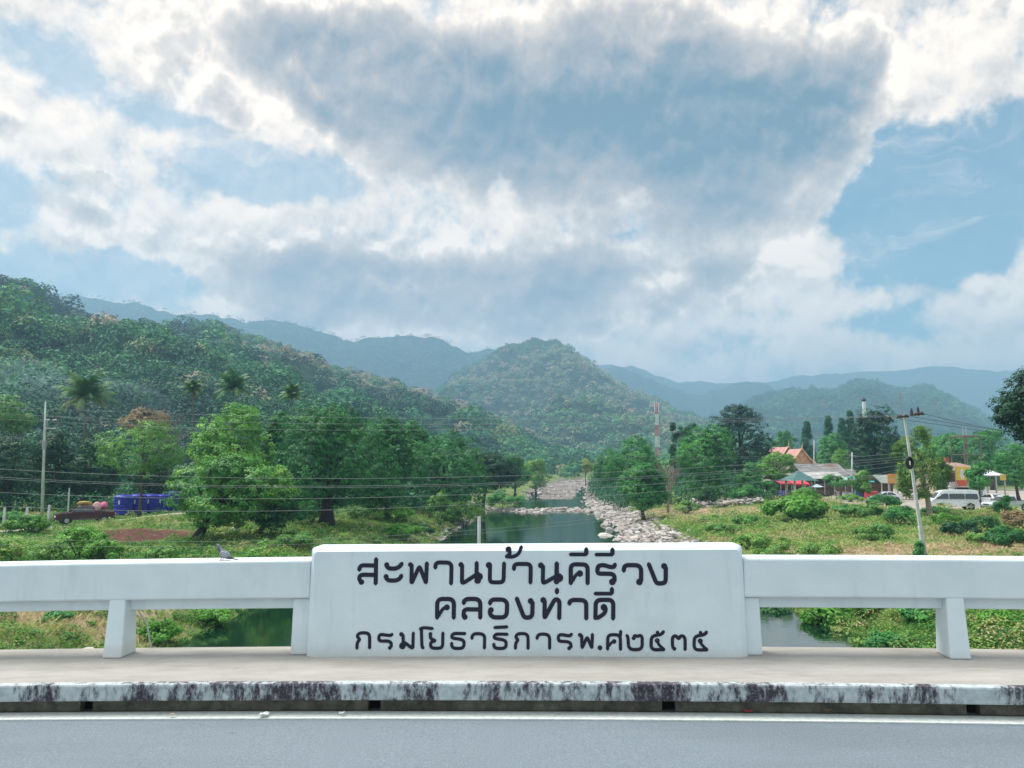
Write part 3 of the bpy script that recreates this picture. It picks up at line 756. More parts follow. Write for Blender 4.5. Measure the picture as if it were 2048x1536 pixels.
line3 = [(A, [(507, 1054), (509, 1000), (536, 975), (512, 955), (512, 932), (538, 915), (598, 915), (621, 936), (620, 1052)]),
         (A, [(822, 925), (810, 940), (770, 936), (718, 928), (702, 945), (703, 988), (792, 988), (814, 1006), (812, 1042)]), blob(A, 800, 1048, 16, W3),
         blob(A, 903, 928, 19, W3), (A, [(918, 932), (920, 1020)]), blob(A, 913, 1030, 29, W3), (A, [(930, 1000), (990, 1045), (1006, 1050)]), (A, [(1009, 914), (1005, 1050)]),
         (A, [(1068, 882), (1100, 868), (1182, 878)]), (A, [(1081, 885), (1086, 1042), (1100, 1050)]),
         blob(A, 1162, 925, 16, W3), (A, [(1162, 930), (1160, 965), (1205, 985)]), (A, [(1205, 985), (1163, 998), (1162, 1036), (1182, 1052), (1252, 1052), (1270, 1034), (1273, 914)]),
         (A, [(1472, 922), (1372, 920), (1352, 936), (1352, 962), (1440, 974), (1462, 992), (1460, 1036), (1440, 1054), (1372, 1054), (1352, 1036), (1350, 1005)]),
         (A, [(1531, 968), (1533, 940), (1556, 922), (1622, 924), (1645, 946), (1642, 1054)]),
         (A, [(1848, 928), (1748, 926), (1729, 942), (1729, 964), (1815, 978), (1836, 996), (1836, 1036), (1815, 1054), (1748, 1054), (1728, 1040), (1726, 1012)]), (A, [(1732, 868), (1846, 862)]),
         (A, [(1918, 1056), (1920, 1004), (1945, 978), (1922, 958), (1924, 938), (1946, 922), (2008, 922), (2031, 944), (2031, 1056)]),
         (B, [(151, 968), (154, 946), (176, 926), (240, 928), (264, 950), (264, 1056)]),
         (B, [(460, 924), (448, 944), (400, 936), (358, 930), (340, 946), (342, 990), (430, 994), (454, 1012), (453, 1045)]), blob(B, 437, 1052, 16, W3),
         blob(B, 534, 934, 17, W3), (B, [(549, 936), (552, 1054), (598, 950), (640, 1054), (645, 926)]),
         blob(B, 712, 1048, 20, W3),
         (B, [(780, 1062), (781, 952), (802, 932), (868, 932), (893, 950), (895, 1066)]), (B, [(896, 898), (893, 945)]), (B, [(790, 1035), (815, 1000), (835, 990)], .8), blob(B, 838, 992, 19, W3),
         (B, [(950, 936), (962, 955), (966, 1040), (990, 1064), (1064, 1064), (1088, 1040), (1088, 950), (1068, 936), (1045, 950), (1026, 938), (1012, 950)]), blob(B, 1012, 962, 17, W3),
         (B, [(1280, 902), (1258, 930), (1192, 940), (1168, 962), (1167, 1045), (1190, 1066), (1284, 1064)]), blob(B, 1222, 985, 21, W3), (B, [(1222, 990), (1236, 1022), (1284, 1064)], .9), blob(B, 1224, 912, 15, W3), (B, [(1224, 915), (1240, 935)], .8),
         (B, [(1376, 1062), (1358, 1042), (1356, 960), (1374, 942), (1394, 944), (1411, 972), (1430, 942), (1452, 942), (1470, 962), (1470, 1066)]), blob(B, 1374, 1056, 16, W3),
         (B, [(1663, 906), (1641, 932), (1575, 942), (1551, 964), (1550, 1047), (1573, 1068), (1667, 1066)]), blob(B, 1605, 988, 21, W3), (B, [(1605, 992), (1619, 1024), (1667, 1066)], .9), blob(B, 1607, 914, 15, W3), (B, [(1607, 917), (1623, 937)], .8)]
def f_ink(T, v, b):
    c = T.ramp(T.noise(v, 14, 4, .6), [(.35, (.005, .007, .028)), (.6, (.009, .007, .022)), (.75, (.028, .010, .018))])
    c = T.mix(T.ss(T.noise(v, 60, 4, .7), .70, .74), c, (.35, .42, .48))
    T.put(b.inputs['Base Color'], c)
ink = plain('navy_lettering_paint', f_ink, .75)
scale_px = (panel_xz(1100, 1200)[0] - panel_xz(1000, 1200)[0]) / 100 / 4.452
for ln, w in ((line1, W1), (line2, W1), (line3, W3)):
    # strokes that overlap sideways belong to one letter (with the marks above it)
    it = sorted(([min(lx(p[0], q[0]) for p in q[1]), max(lx(p[0], q[0]) for p in q[1]), q] for q in ln), key=lambda a: a[0])
    gr = []
    for a in it:
        if gr and a[0] < gr[-1][1] - 1.0: gr[-1][1] = max(gr[-1][1], a[1]); gr[-1][2].append(a[2])
        else: gr.append([a[0], a[1], [a[2]]])
    for g_ in gr: child(letters(g_[2], w * scale_px * 1.06).map(bt).build('letter', ink), pan)

# railings
ZT = panel_xz(600, 1121, .03)[1]; ZB = panel_xz(600, 1197, .03)[1]; ZS = panel_xz(600, 1216, .11)[1]
def post(xc, z1, mb):
    """flared post: front flare and sides spread to the base"""
    w0, w1 = .074, .064
    mb.loft([[(xc - w0, -.004, .2), (xc + w0, -.004, .2), (xc + w0, .215, .2), (xc - w0, .215, .2)],
             [(xc - w1, .034, z1), (xc + w1, .034, z1), (xc + w1, .205, z1), (xc - w1, .205, z1)]])
    return mb
def railing(name, label, x0, x1, posts):
    root = empty(name, bt(Vector(((x0 + x1) / 2, .15, .2))), 0, label, 'railing')
    n = max(8, int(abs(x1 - x0) / .4))
    child(MB().box(x0, x1, .03, .29, ZB, ZT, n).map(bt).build('rail_beam', white, root, bevel=.014), root)
    child(MB().box(x0, x1, .10, .26, ZS, ZB + .004, n).map(bt).build('lower_beam', white, root, bevel=.008), root)
    for xc in posts: child(post(xc, ZB + .01, MB()).map(bt).build('post', white, root, bevel=.012), root)
    return root
lp = panel_xz(224, 1310)[0]; rp = panel_xz(1922, 1316)[0]
sp = rp - lp
railing('concrete_railing', 'white concrete bridge railing left of the name panel, pigeon on its top', -HX, PX0 - .004, [lp - k * 2.35 for k in range(5)])
railing('concrete_railing', 'white concrete bridge railing right of the name panel', PX1 + .004, HX, [rp + k * 2.35 for k in range(5)])
# short end posts that carry the panel
for lab, px0, px1, s in (('short white end post between the left railing and the name panel', 584, 613, -1), ('short white end post between the name panel and the right railing', 1493, 1522, 1)):
    a, c = panel_xz(px0, 1310, .07)[0], panel_xz(px1, 1310, .07)[0]
    if s < 0: c = PX0 + .04
    else: a = PX1 - .04
    lo = (a - .012 * (s < 0), c + .012 * (s > 0))
    o = MB().loft([[(lo[0], .062, .2), (lo[1], .062, .2), (lo[1], .235, .2), (lo[0], .235, .2)], [(a, .062, ZB - .004), (c, .062, ZB - .004), (c, .235, ZB - .004), (a, .235, ZB - .004)]]).map(bt).build('end_post', white, bevel=.01)
    tag(o, lab, 'post')
# thin pipe standing behind the panel
px_, pz0 = panel_xz(958, 1085, .42); zt = panel_xz(958, 1033, .42)[1]
tag(MB().tube([bt(Vector((px_, .42, -.4))), bt(Vector((px_, .42, zt)))], .014, 10).build('pipe', mat('pvc_pipe', (.40, .42, .40), .5)), 'thin pale pipe rising behind the top edge of the name panel', 'pipe')
# cable tied behind the left railing
a = panel_xz(274, 1222, .30); c = panel_xz(303, 1268, .30)
tag(MB().tube([bt(Vector((a[0], .32, a[1]))), bt(Vector(((a[0] + c[0]) / 2, .34, (a[1] + c[1]) / 2 - .01))), bt(Vector((c[0], .36, c[1] - .25)))], .006, 6).build('cord', mat('cord', (.42, .45, .42), .7)), 'thin pale cord hanging behind the left railing beside its post', 'cord')

# pigeon on the left railing
def pigeon():
    u0, z0 = panel_xz(442, 1121, .10); base = bt(Vector((u0, .10, ZT)))
    k = BD / F                                   # metres per photo pixel here
    root = empty('pigeon', base, 0, 'grey pigeon facing left on top of the left railing', 'bird')
    P = lambda x, y: Vector(((x - 443) * k, 0, (1121 - y) * k))
    path = [((433.2, 1090.5), 1.6), ((434.4, 1090.2), 3.0), ((436.2, 1091.6), 3.7), ((438.4, 1095.0), 3.6), ((440.6, 1099), 4.4), ((443.5, 1104), 6.4), ((448, 1109), 7.3), ((453.5, 1112.3), 6.4), ((459, 1114.6), 4.4), ((464, 1116.6), 2.6), ((467, 1117.4), 1.0)]
    body = MB(); body.tube([P(*p) for p, r in path], [r * k * .98 for p, r in path], 14)
    bm_ = mat('pigeon_body', (.16, .17, .21), .6, .25, 60, (.075, .085, .11))
    o = body.build('body', bm_, root, True)
    md = o.modifiers.new('s', 'SUBSURF'); md.levels = 1; md.render_levels = 2
    wm = mat('pigeon_wing', (.30, .30, .36), .6, .2, 90, (.22, .22, .27)); dk_ = mat('pigeon_dark', (.035, .035, .045), .6)
    nk = MB().tube([P(437.6, 1094.6), P(439.6, 1098.6), P(442.4, 1103.4)], [3.75 * k, 4.3 * k, 5.6 * k], 14); nk.build('neck_patch', mat('pigeon_neck', (.03, .065, .06), .35, .3, 50, (.07, .04, .09)), root, True)
    for s in (-1, 1):
        M = Matrix.Translation(P(451, 1108.3) + Vector((0, s * 5.6 * k, 0))) @ Matrix.Rotation(R(35), 4, 'Y')
        wg = MB().ell((0, 0, 0), (9.5 * k, 2.4 * k, 5.2 * k), 14, 8, M)
        w = wg.build('wing', wm, root, True)
        MB().loft([[P(455, 1113.5) + Vector((0, s * (5.2 + d) * k, e)) for d, e in ((0, -1.6 * k), (1.6, 0), (0, 1.6 * k))], [P(463, 1114.6) + Vector((0, s * (2.6 + d) * k, e)) for d, e in ((0, -1.2 * k), (1.2, 0), (0, 1.2 * k))], [P(469, 1117) + Vector((0, s * (.8 + d) * k, e)) for d, e in ((0, -.3 * k), (.4, 0), (0, .3 * k))]]).build('wing_tip', dk_, w)
    t0, t1 = P(460, 1116), P(477, 1119.6)
    MB().loft([[t0 + Vector((0, -2.5 * k, 1 * k)), t0 + Vector((0, 2.5 * k, 1 * k)), t0 + Vector((0, 2.5 * k, -1 * k)), t0 + Vector((0, -2.5 * k, -1 * k))], [t1 + Vector((0, -3.6 * k, .4 * k)), t1 + Vector((0, 3.6 * k, .4 * k)), t1 + Vector((0, 3.6 * k, -.4 * k)), t1 + Vector((0, -3.6 * k, -.4 * k))]]).build('tail', mat('pigeon_tail', (.10, .105, .125), .6), root)
    MB().tube([P(433.2, 1091.2), P(429.6, 1093.0)], [1.1 * k, .25 * k], 8).build('beak', dk_, root)
    for s in (-1, 1):
        MB().ell(P(434.2, 1090) + Vector((0, s * 3.0 * k, 0)), (.7 * k, .5 * k, .7 * k), 8, 6).build('eye', mat('pigeon_eye', (.35, .10, .02), .2), root)
        lg = MB().tube([P(446 + s, 1114.5) + Vector((0, s * 2.6 * k, 0)), P(444 + s * 1.2, 1120.6) + Vector((0, s * 2.6 * k, 0))], [1.3 * k, .6 * k], 8)
        f0 = P(444 + s * 1.2, 1120.5) + Vector((0, s * 2.6 * k, 0))
        for d in ((-3.6, 0), (-2.8, 2.2), (-2.8, -2.2), (2.0, 0)): lg.tube([f0, f0 + Vector((d[0] * k, d[1] * k, -.1 * k))], [.55 * k, .3 * k], 6)
        lg.build('leg', mat('pigeon_leg', (.28, .10, .10), .6), root)
pigeon()

# litter and leaves in the gutter
def scrap(px, py, w, h, m, name, label):
    g0 = ground_at(px, py, .012)
    mb = MB(); vs = []
    for i in range(4):
        for j in range(3):
            vs.append((g0.x + (i / 3 - .5) * w + random.uniform(-.1, .1) * w, g0.y + (j / 2 - .5) * h, g0.z + .012 + GRADE * g0.x - CROWN * g0.x ** 2 + random.uniform(0, .012)))
    mb.add(vs, [(i * 3 + j, (i + 1) * 3 + j, (i + 1) * 3 + j + 1, i * 3 + j + 1) for i in range(3) for j in range(2)])
    o = mb.build(name, m, smooth=False); sm = o.modifiers.new('t', 'SOLIDIFY'); sm.thickness = .0015
    tag(o, label, 'litter')
scrap(527, 1426, .055, .05, mat('litter_white', (.7, .72, .72), .6), 'paper_scrap', 'small white paper scrap in the gutter left of the panel')
scrap(684, 1426, .03, .03, mat('litter_white', (.7, .72, .72), .6), 'paper_scrap', 'tiny white paper scrap in the gutter below the panel\'s left end')
scrap(1497, 1431, .05, .02, mat('litter_red', (.45, .05, .05), .6), 'plastic_scrap', 'red plastic scrap in the gutter below the panel\'s right end')
scrap(1655, 1429, .05, .02, mat('litter_brown', (.30, .18, .09), .7), 'dead_leaf', 'brown dead leaf in the gutter under the right railing')
scrap(344, 1424, .03, .02, mat('litter_tan', (.42, .32, .2), .7), 'dead_leaf', 'tan dead leaf in the gutter under the left railing')

# ================================================================== TREES
SPEC = {
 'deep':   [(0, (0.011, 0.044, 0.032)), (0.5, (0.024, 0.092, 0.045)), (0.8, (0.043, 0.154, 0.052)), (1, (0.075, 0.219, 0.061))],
 'dark':   [(0, (0.017, 0.084, 0.032)), (0.45, (0.036, 0.175, 0.049)), (0.8, (0.084, 0.318, 0.063)), (1, (0.142, 0.416, 0.088))],
 'mid':    [(0, (0.025, 0.110, 0.035)), (0.5, (0.058, 0.251, 0.061)), (1, (0.166, 0.438, 0.105))],
 'bright': [(0, (0.058, 0.182, 0.028)), (0.5, (0.132, 0.362, 0.045)), (1, (0.289, 0.564, 0.088))],
 'olive':  [(0, (0.049, 0.154, 0.038)), (0.5, (0.142, 0.339, 0.070)), (1, (0.332, 0.504, 0.131))],
 'mango':  [(0, (0.030, 0.120, 0.032)), (0.45, (0.075, 0.263, 0.049)), (0.75, (0.199, 0.438, 0.079)), (0.93, (0.316, 0.481, 0.105)), (1, (0.465, 0.416, 0.140))],
 'golden': [(0, (0.049, 0.131, 0.026)), (0.5, (0.142, 0.285, 0.049)), (0.85, (0.316, 0.416, 0.088)), (1, (0.449, 0.438, 0.123))],
 'rust':   [(0, (0.105, 0.088, 0.052)), (.5, (0.263, 0.210, 0.105)), (1, (0.455, 0.298, 0.175))],
 'pine':   [(0, (0.017, 0.099, 0.049)), (0.5, (0.036, 0.186, 0.074)), (1, (0.084, 0.285, 0.096))],
}
BARK = mat('bark', (.075, .058, .045), .95, .35, 3.0, (.14, .12, .10), .6, 9)
PALEBARK = mat('pale_bark', (.30, .25, .19), .95, .25, 3.0, (.20, .16, .12), .5, 9)
DARKBARK = mat('dark_bark', (.022, .020, .018), .95, .35, 3.0, (.05, .045, .04), .5, 9)
def crown_mesh(name, parent, C, Rv, spec, nb=18, nclump=26, nleaf=10, leaf=.34, shape='round', tone=.5, gap=0.0, asp=.6):
    nleaf = int(nleaf * 1.5); nclump = int(nclump * 1.15)
    """foliage: sub-crowns on an uneven envelope, twig clumps on each, leaves on each clump"""
    C = np.array(C, float); Rv = np.array(Rv, float)
    d = unit((nb, 3)); d[:, 2] = np.where(d[:, 2] < -.9, -d[:, 2], d[:, 2])
    rr = rng.uniform(.48, .80, nb)
    cen = d * rr[:, None]
    cen[:, :2] *= np.sqrt(np.clip(1.15 - .25 * np.abs(cen[:, 2:3]), .6, 1.2))
    if shape == 'cone':
        nb = nb * 2; bt_n = nb; hh = np.linspace(-.95, .92, nb); w = (1 - (hh + 1) / 2) * .8 + .05; a = rng.uniform(0, 2 * math.pi, nb)
        cen = np.stack([np.cos(a) * w * .7, np.sin(a) * w * .7, hh], 1); brad = .07 + w * .40; d = unit((nb, 3))
    elif shape == 'dome':
        cen[:, 2] = np.abs(cen[:, 2]) * 1.1 - .15; brad = rng.uniform(.16, .40, nb); cen *= rng.uniform(.8, 1.18, (nb, 1))
    elif shape == 'column':
        hh = np.linspace(-.88, .82, nb); w = np.sqrt(np.clip(1 - hh ** 2 * .75, 0, 1)); a = rng.uniform(0, 2 * math.pi, nb)
        cen = np.stack([np.cos(a) * w * .55, np.sin(a) * w * .55, hh], 1); brad = rng.uniform(.20, .36, nb)
    else:
        brad = rng.uniform(.28, .47, nb)
        core = np.stack([rng.uniform(-.18, .18, 6), rng.uniform(-.18, .18, 6), np.linspace(-.5, .62, 6)], 1)
        cen = np.concatenate([cen * .93, core]); brad = np.concatenate([brad, np.full(6, .38)]); nb += 6
    bt_ = tone + rng.normal(size=nb) * .10
    d2 = unit((nb, nclump, 3))
    out = cen / (np.linalg.norm(cen, axis=1, keepdims=True) + 1e-6)
    d2 = d2 + out[:, None, :] * .55 + np.array([0, 0, .10]); d2 /= np.linalg.norm(d2, axis=-1, keepdims=True)
    br = np.minimum(brad[:, None], 1.0)
    m_ = min(Rv); sc = np.where(Rv > m_ * 1.7, m_ * 1.7, Rv)   # sub-crowns stay roundish
    pc = C + cen[:, None, :] * Rv + d2 * (brad[:, None, None] * sc) * rng.uniform(.75, 1.06, (nb, nclump))[..., None]
    ct = np.clip(bt_[:, None] + rng.normal(size=(nb, nclump)) * .13, 0, 1)
    keep = rng.random((nb, nclump)) > gap
    pc = pc[keep]; ct = ct[keep]; cd = d2[keep]
    N = len(pc)
    dl = unit((N, nleaf, 3)); crad = leaf * 1.5
    P = pc[:, None, :] + dl * crad * rng.uniform(.3, 1.0, (N, nleaf))[..., None] * np.array([1, 1, .62])
    nr = cd[:, None, :] * .85 + dl * .45 + np.array([0, 0, .60]); nr = nr / np.linalg.norm(nr, axis=-1, keepdims=True)
    sz = leaf * rng.uniform(.45, 1.1, (N, nleaf))
    tn = np.clip(ct[:, None] + rng.normal(size=(N, nleaf)) * .07, 0, 1)
    q = leaf_quads(P.reshape(-1, 3), nr.reshape(-1, 3), sz.reshape(-1), asp)
    quads_mesh(name, q, leaf_mat('leaves_' + spec, SPEC[spec]), parent, tn.reshape(-1))
    return C + cen * Rv
def trunk_mesh(parent, base, top, r0, targets, bark, lean=None, nmax=9):
    mb = MB(); b0 = Vector(base); t0 = Vector(top)
    mid = (b0 + t0) / 2 + Vector((random.uniform(-.1, .1), random.uniform(-.1, .1), 0)) * (t0 - b0).length
    pts = []
    for i in range(7):
        s = i / 6; pts.append(b0 * (1 - s) ** 2 + mid * 2 * s * (1 - s) + t0 * s * s)
    mb.tube(pts, [r0 * (1.35 if i == 0 else 1 - .75 * i / 6) for i in range(7)], 9)
    for k, tg in enumerate(targets[:nmax]):
        tg = Vector(tg); s0 = random.uniform(.45, .85); st = pts[int(s0 * 6)]
        e = st + (tg - st) * .9; md = (st + e) / 2 + Vector((random.uniform(-.3, .3), random.uniform(-.3, .3), random.uniform(-.1, .4)))
        mb.tube([st, st * .5 + md * .5, md, md * .4 + e * .6, e], [r0 * .42, r0 * .34, r0 * .25, r0 * .16, r0 * .06], 6)
    return mb.build('trunk', bark, parent, True, fix=False)
def tree(name, label, px, Y, w, ptop, pbot, spec, trunk_px=None, nb=18, nc=26, nl=10, leaf=.34, shape='round', tone=.5, gap=0.0, bark=None, group=None, r0=None, dep=.9, asp=.6, cat='tree', zb=None):
    k = Y / F
    tp = trunk_px if trunk_px is not None else px
    bx = at(tp, 960, Y).x; gz = float(hgt(bx, Y)) - .1 if zb is None else zb
    zt = at(px, ptop, Y).z; zl = at(px, pbot, Y).z
    rx = w * k / 2; C = (at(px, 900, Y).x, Y, (zt + zl) / 2); Rv = (rx, rx * dep, (zt - zl) / 2)
    root = empty(name, (bx, Y, gz), 0, label, cat, group)
    off = Vector((bx, Y, gz))
    cen = crown_mesh('crown', root, np.array(C) - np.array(off), np.array(Rv) * .90, spec, nb, nc, nl, leaf, shape, tone, gap, asp)
    r0 = r0 or max(.12, rx * .075)
    topz = (zl * .35 + zt * .65) - gz
    trunk_mesh(root, (0, 0, 0), (C[0] - off.x, 0, topz), r0, [tuple(c) for c in cen], bark or BARK)
    return root
G1 = 'trees along the left bank'; G2 = 'trees behind the right bank and village'
# ---- left bank
tree('spreading_tree', 'broad low tree with yellow-green leaf tips in front of the left bank trees', 462, 66, 268, 902, 1068, 'mango', 400, 30, 34, 11, .30, tone=.52, bark=DARKBARK, group=G1, r0=.42, dep=.85)
tree('spreading_tree', 'low rounded side bush-tree right of the yellow-green broad tree', 560, 70, 150, 968, 1066, 'dark', 520, 14, 26, 10, .28, tone=.45, bark=DARKBARK, group=G1)
tree('leafy_tree', 'tall bright green tree behind the yellow-green broad tree', 458, 86, 195, 793, 1040, 'bright', 470, 24, 34, 11, .34, tone=.5, group=G1)
tree('large_tree', 'large dark green tree with a thick black trunk by the left bank grass', 650, 80, 290, 800, 1050, 'dark', 655, 36, 36, 11, .32, tone=.42, bark=DARKBARK, group=G1, r0=.72)
tree('large_tree', 'large green tree between the thick black trunk and the river', 775, 92, 190, 822, 1060, 'dark', 775, 28, 36, 11, .32, tone=.48, bark=DARKBARK, group=G1, r0=.4)
tree('large_tree', 'rounded dark tree nearest the river on the left bank', 885, 106, 205, 843, 1055, 'dark', 880, 26, 34, 11, .34, tone=.44, bark=DARKBARK, group=G1, r0=.4)
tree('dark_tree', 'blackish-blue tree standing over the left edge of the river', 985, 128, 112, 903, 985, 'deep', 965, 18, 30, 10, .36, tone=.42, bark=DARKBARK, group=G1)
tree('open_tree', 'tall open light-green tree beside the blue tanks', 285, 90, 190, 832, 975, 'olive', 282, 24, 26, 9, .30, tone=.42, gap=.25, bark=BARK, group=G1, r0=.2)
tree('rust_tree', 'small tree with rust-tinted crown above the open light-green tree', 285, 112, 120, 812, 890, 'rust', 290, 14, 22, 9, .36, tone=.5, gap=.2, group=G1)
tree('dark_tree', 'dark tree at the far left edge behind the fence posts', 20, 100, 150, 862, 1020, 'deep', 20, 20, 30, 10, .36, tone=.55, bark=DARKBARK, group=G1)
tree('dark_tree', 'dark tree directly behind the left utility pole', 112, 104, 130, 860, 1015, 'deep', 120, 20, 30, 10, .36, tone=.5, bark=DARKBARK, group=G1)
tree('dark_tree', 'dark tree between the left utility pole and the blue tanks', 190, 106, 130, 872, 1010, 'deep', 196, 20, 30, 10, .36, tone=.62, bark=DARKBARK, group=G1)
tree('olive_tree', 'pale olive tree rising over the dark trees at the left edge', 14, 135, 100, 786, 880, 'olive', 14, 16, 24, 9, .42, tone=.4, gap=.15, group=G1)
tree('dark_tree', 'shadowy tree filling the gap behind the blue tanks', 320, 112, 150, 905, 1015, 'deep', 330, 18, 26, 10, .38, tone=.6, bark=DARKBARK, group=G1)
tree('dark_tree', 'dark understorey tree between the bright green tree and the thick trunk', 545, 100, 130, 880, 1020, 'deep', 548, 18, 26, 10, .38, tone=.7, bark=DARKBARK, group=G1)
tree('leafy_tree', 'dark tree between the bright green tree and the huge dark tree', 555, 92, 130, 812, 1020, 'dark', 560, 20, 28, 10, .36, tone=.4, bark=DARKBARK, group=G1)
tree('leafy_tree', 'green tree filling the gap left of the rounded dark riverside tree', 830, 118, 120, 842, 1000, 'mid', 830, 20, 26, 10, .40, tone=.35, bark=DARKBARK, group=G1)
tree('leafy_tree', 'medium green tree peeping behind the two large left bank trees', 672, 118, 170, 818, 960, 'mid', 672, 18, 26, 10, .40, tone=.4, group=G1)
tree('leafy_tree', 'small light tree on the left shore before the far rapids', 1072, 215, 62, 915, 985, 'olive', 1072, 14, 22, 9, .5, tone=.55, group=G1)
tree('leafy_tree', 'green tree between the blackish-blue tree and the far rapids', 1030, 180, 70, 905, 985, 'mid', 1030, 14, 22, 9, .46, tone=.5, group=G1)
tree('leafy_tree', 'yellowish small tree at the head of the far rapids', 1172, 300, 26, 918, 948, 'golden', 1172, 10, 18, 8, .6, tone=.8, group=G1)
# ---- right bank
tree('river_tree', 'medium green tree growing from the rocks on the right shore', 1284, 100, 118, 922, 1030, 'mid', 1287, 22, 30, 10, .32, tone=.5, group=G2)
tree('river_tree', 'rounded green tree behind the one on the right shore rocks', 1262, 134, 130, 864, 1000, 'mid', 1258, 22, 30, 10, .38, tone=.52, group=G2)
tree('river_tree', 'large round green tree left of the tall black tree', 1412, 126, 140, 846, 992, 'dark', 1420, 24, 32, 10, .38, tone=.62, group=G2)
tree('tall_tree', 'tall black-green spreading tree on the skyline right of the river', 1480, 150, 165, 804, 965, 'deep', 1480, 26, 32, 10, .42, tone=.35, gap=.08, bark=DARKBARK, group=G2)
tree('spiky_tree', 'slim dark tree with pointed top left of the tall black tree', 1352, 158, 46, 836, 960, 'pine', 1352, 16, 22, 9, .40, 'column', tone=.4, group=G2)
tree('spiky_tree', 'slim dark tree with pointed top between the round green tree and the radio tower', 1384, 160, 44, 838, 960, 'pine', 1384, 16, 22, 9, .40, 'column', tone=.35, group=G2)
tree('river_tree', 'green tree low behind the right shore nearest the far rapids', 1215, 190, 60, 890, 985, 'mid', 1215, 16, 24, 9, .46, tone=.45, group=G2)
tree('leafy_tree', 'small bright green tree left of the temple gable', 1553, 138, 84, 900, 965, 'bright', 1548, 16, 26, 9, .34, tone=.45, group=G2)
tree('leafy_tree', 'green tree filling the gap between the tall black tree and the temple', 1570, 205, 90, 858, 940, 'mid', 1570, 16, 26, 9, .50, tone=.4, group=G2)
for px, top, lab in ((1615, 838, 'leftmost of the pointed conifers above the temple'), (1659, 826, 'pointed conifer right of the temple gable'), (1686, 832, 'low pointed conifer between two taller conifers'), (1703, 815, 'tallest pointed conifer beside the black-green tree')):
    tree('conifer', lab, px, 240, 40, top, 935, 'pine', px, 20, 24, 9, .55, 'cone', tone=.45, group=G2)
tree('leafy_tree', 'fresh green tree below the pointed conifers', 1668, 195, 70, 862, 950, 'mid', 1668, 16, 26, 9, .46, tone=.62, group=G2)
tree('leafy_tree', 'yellow-green slim tree behind the market roofs', 1680, 170, 40, 893, 965, 'bright', 1680, 12, 24, 9, .42, tone=.6, group=G2)
tree('tall_tree', 'massive black-green tree left of the leaning utility pole', 1750, 138, 128, 812, 990, 'deep', 1752, 26, 34, 10, .40, tone=.32, bark=DARKBARK, group=G2)
tree('golden_tree', 'golden-green slender tree with pale trunk behind the leaning pole', 1828, 82, 112, 850, 1000, 'golden', 1856, 24, 26, 10, .26, 'column', tone=.48, gap=.12, bark=PALEBARK, group=G2, r0=.34, zb=-4.6)
tree('leafy_tree', 'small round bush-like tree left of the house with the yellow banner', 1880, 104, 44, 912, 992, 'golden', 1880, 14, 24, 9, .28, tone=.3, group=G2)
tree('leafy_tree', 'light green tree behind the house with the yellow banner', 1905, 175, 110, 862, 945, 'mid', 1905, 18, 26, 9, .46, tone=.62, group=G2)
tree('leafy_tree', 'green tree right of the tank scaffold', 1985, 165, 110, 850, 950, 'mid', 1985, 18, 26, 9, .46, tone=.5, group=G2)
tree('leafy_tree', 'yellow-green tree left of the tank scaffold', 1868, 190, 80, 872, 945, 'bright', 1868, 16, 24, 9, .5, tone=.4, group=G2)
tree('leafy_tree', 'leafy tree over the silver pickup at the right edge', 2030, 112, 92, 880, 985, 'mid', 2036, 20, 24, 10, .26, tone=.55, gap=.15, group=G2)
tree('tall_tree', 'near dark tree reaching in from the right edge', 2085, 52, 190, 728, 905, 'deep', 2120, 28, 30, 10, .26, tone=.28, bark=DARKBARK, group=G2, gap=.1)
tree('leafy_tree', 'green tree between the house banner and the white roof', 1958, 100, 60, 925, 985, 'mid', 1958, 14, 24, 9, .28, tone=.62, group=G2)
tree('leafy_tree', 'small young street tree in front of the market sheds', 1668, 118, 58, 944, 988, 'mid', 1672, 12, 20, 9, .26, 'dome', tone=.55, group=G2, r0=.08)
tree('leafy_tree', 'small green tree before the teal awning and the black-green tree', 1722, 114, 46, 938, 992, 'olive', 1722, 14, 20, 9, .26, tone=.4, group=G2, r0=.09)
tree('leafy_tree', 'misty green tree between the temple roofs and the conifers', 1740, 225, 80, 850, 940, 'mid', 1740, 16, 24, 9, .5, tone=.45, group=G2)
tree('leafy_tree', 'feathery green tree behind the rubble at the right shore', 1500, 128, 60, 925, 985, 'mid', 1500, 14, 22, 9, .32, tone=.6, group=G2)

# ---- bare trees
def bare_tree(name, label, px, Y, ptop, pbase, w, bark, n=7, depth=3, up=.75):
    k = Y / F; base = at(px, pbase, Y); h = (pbase - ptop) * k; gz = min(base.z, float(hgt(base.x, Y)) + .05)
    root = empty(name, (base.x, Y, gz), 0, label, 'tree'); h = at(px, ptop, Y).z - gz
    tr = MB(); br = MB()
    tr.tube([(0, 0, 0), (.05 * h * .1, 0, h * .25), (-.01 * h, 0, h * .5)], [h * .024, h * .019, h * .014], 7)
    def grow(p, d, L, r, dep):
        e = p + d * L; md = (p + e) / 2 + Vector((random.uniform(-1, 1), random.uniform(-1, 1), random.uniform(0, .6))) * L * .08
        br.tube([p, md, e], [r, r * .8, r * .55], 5)
        if dep:
            for _ in range(3 if dep > 1 else 4):
                nd = (d + Vector((random.uniform(-1, 1), random.uniform(-1, 1), random.uniform(-.25, .75))) * .75).normalized()
                grow(p + (e - p) * random.uniform(.5, 1), nd, L * random.uniform(.5, .75), r * .55, dep - 1)
    for i in range(n):
        a = 2 * math.pi * i / n + random.uniform(-.3, .3); z = h * random.uniform(.22, .5)
        grow(Vector((0, 0, z)), Vector((math.cos(a) * (1 - up), math.sin(a) * (1 - up), up)).normalized(), (w * k) * .42, h * .009, depth)
    tr.build('trunk', bark, root, True, fix=False); br.build('branches', bark, root, True, fix=False)
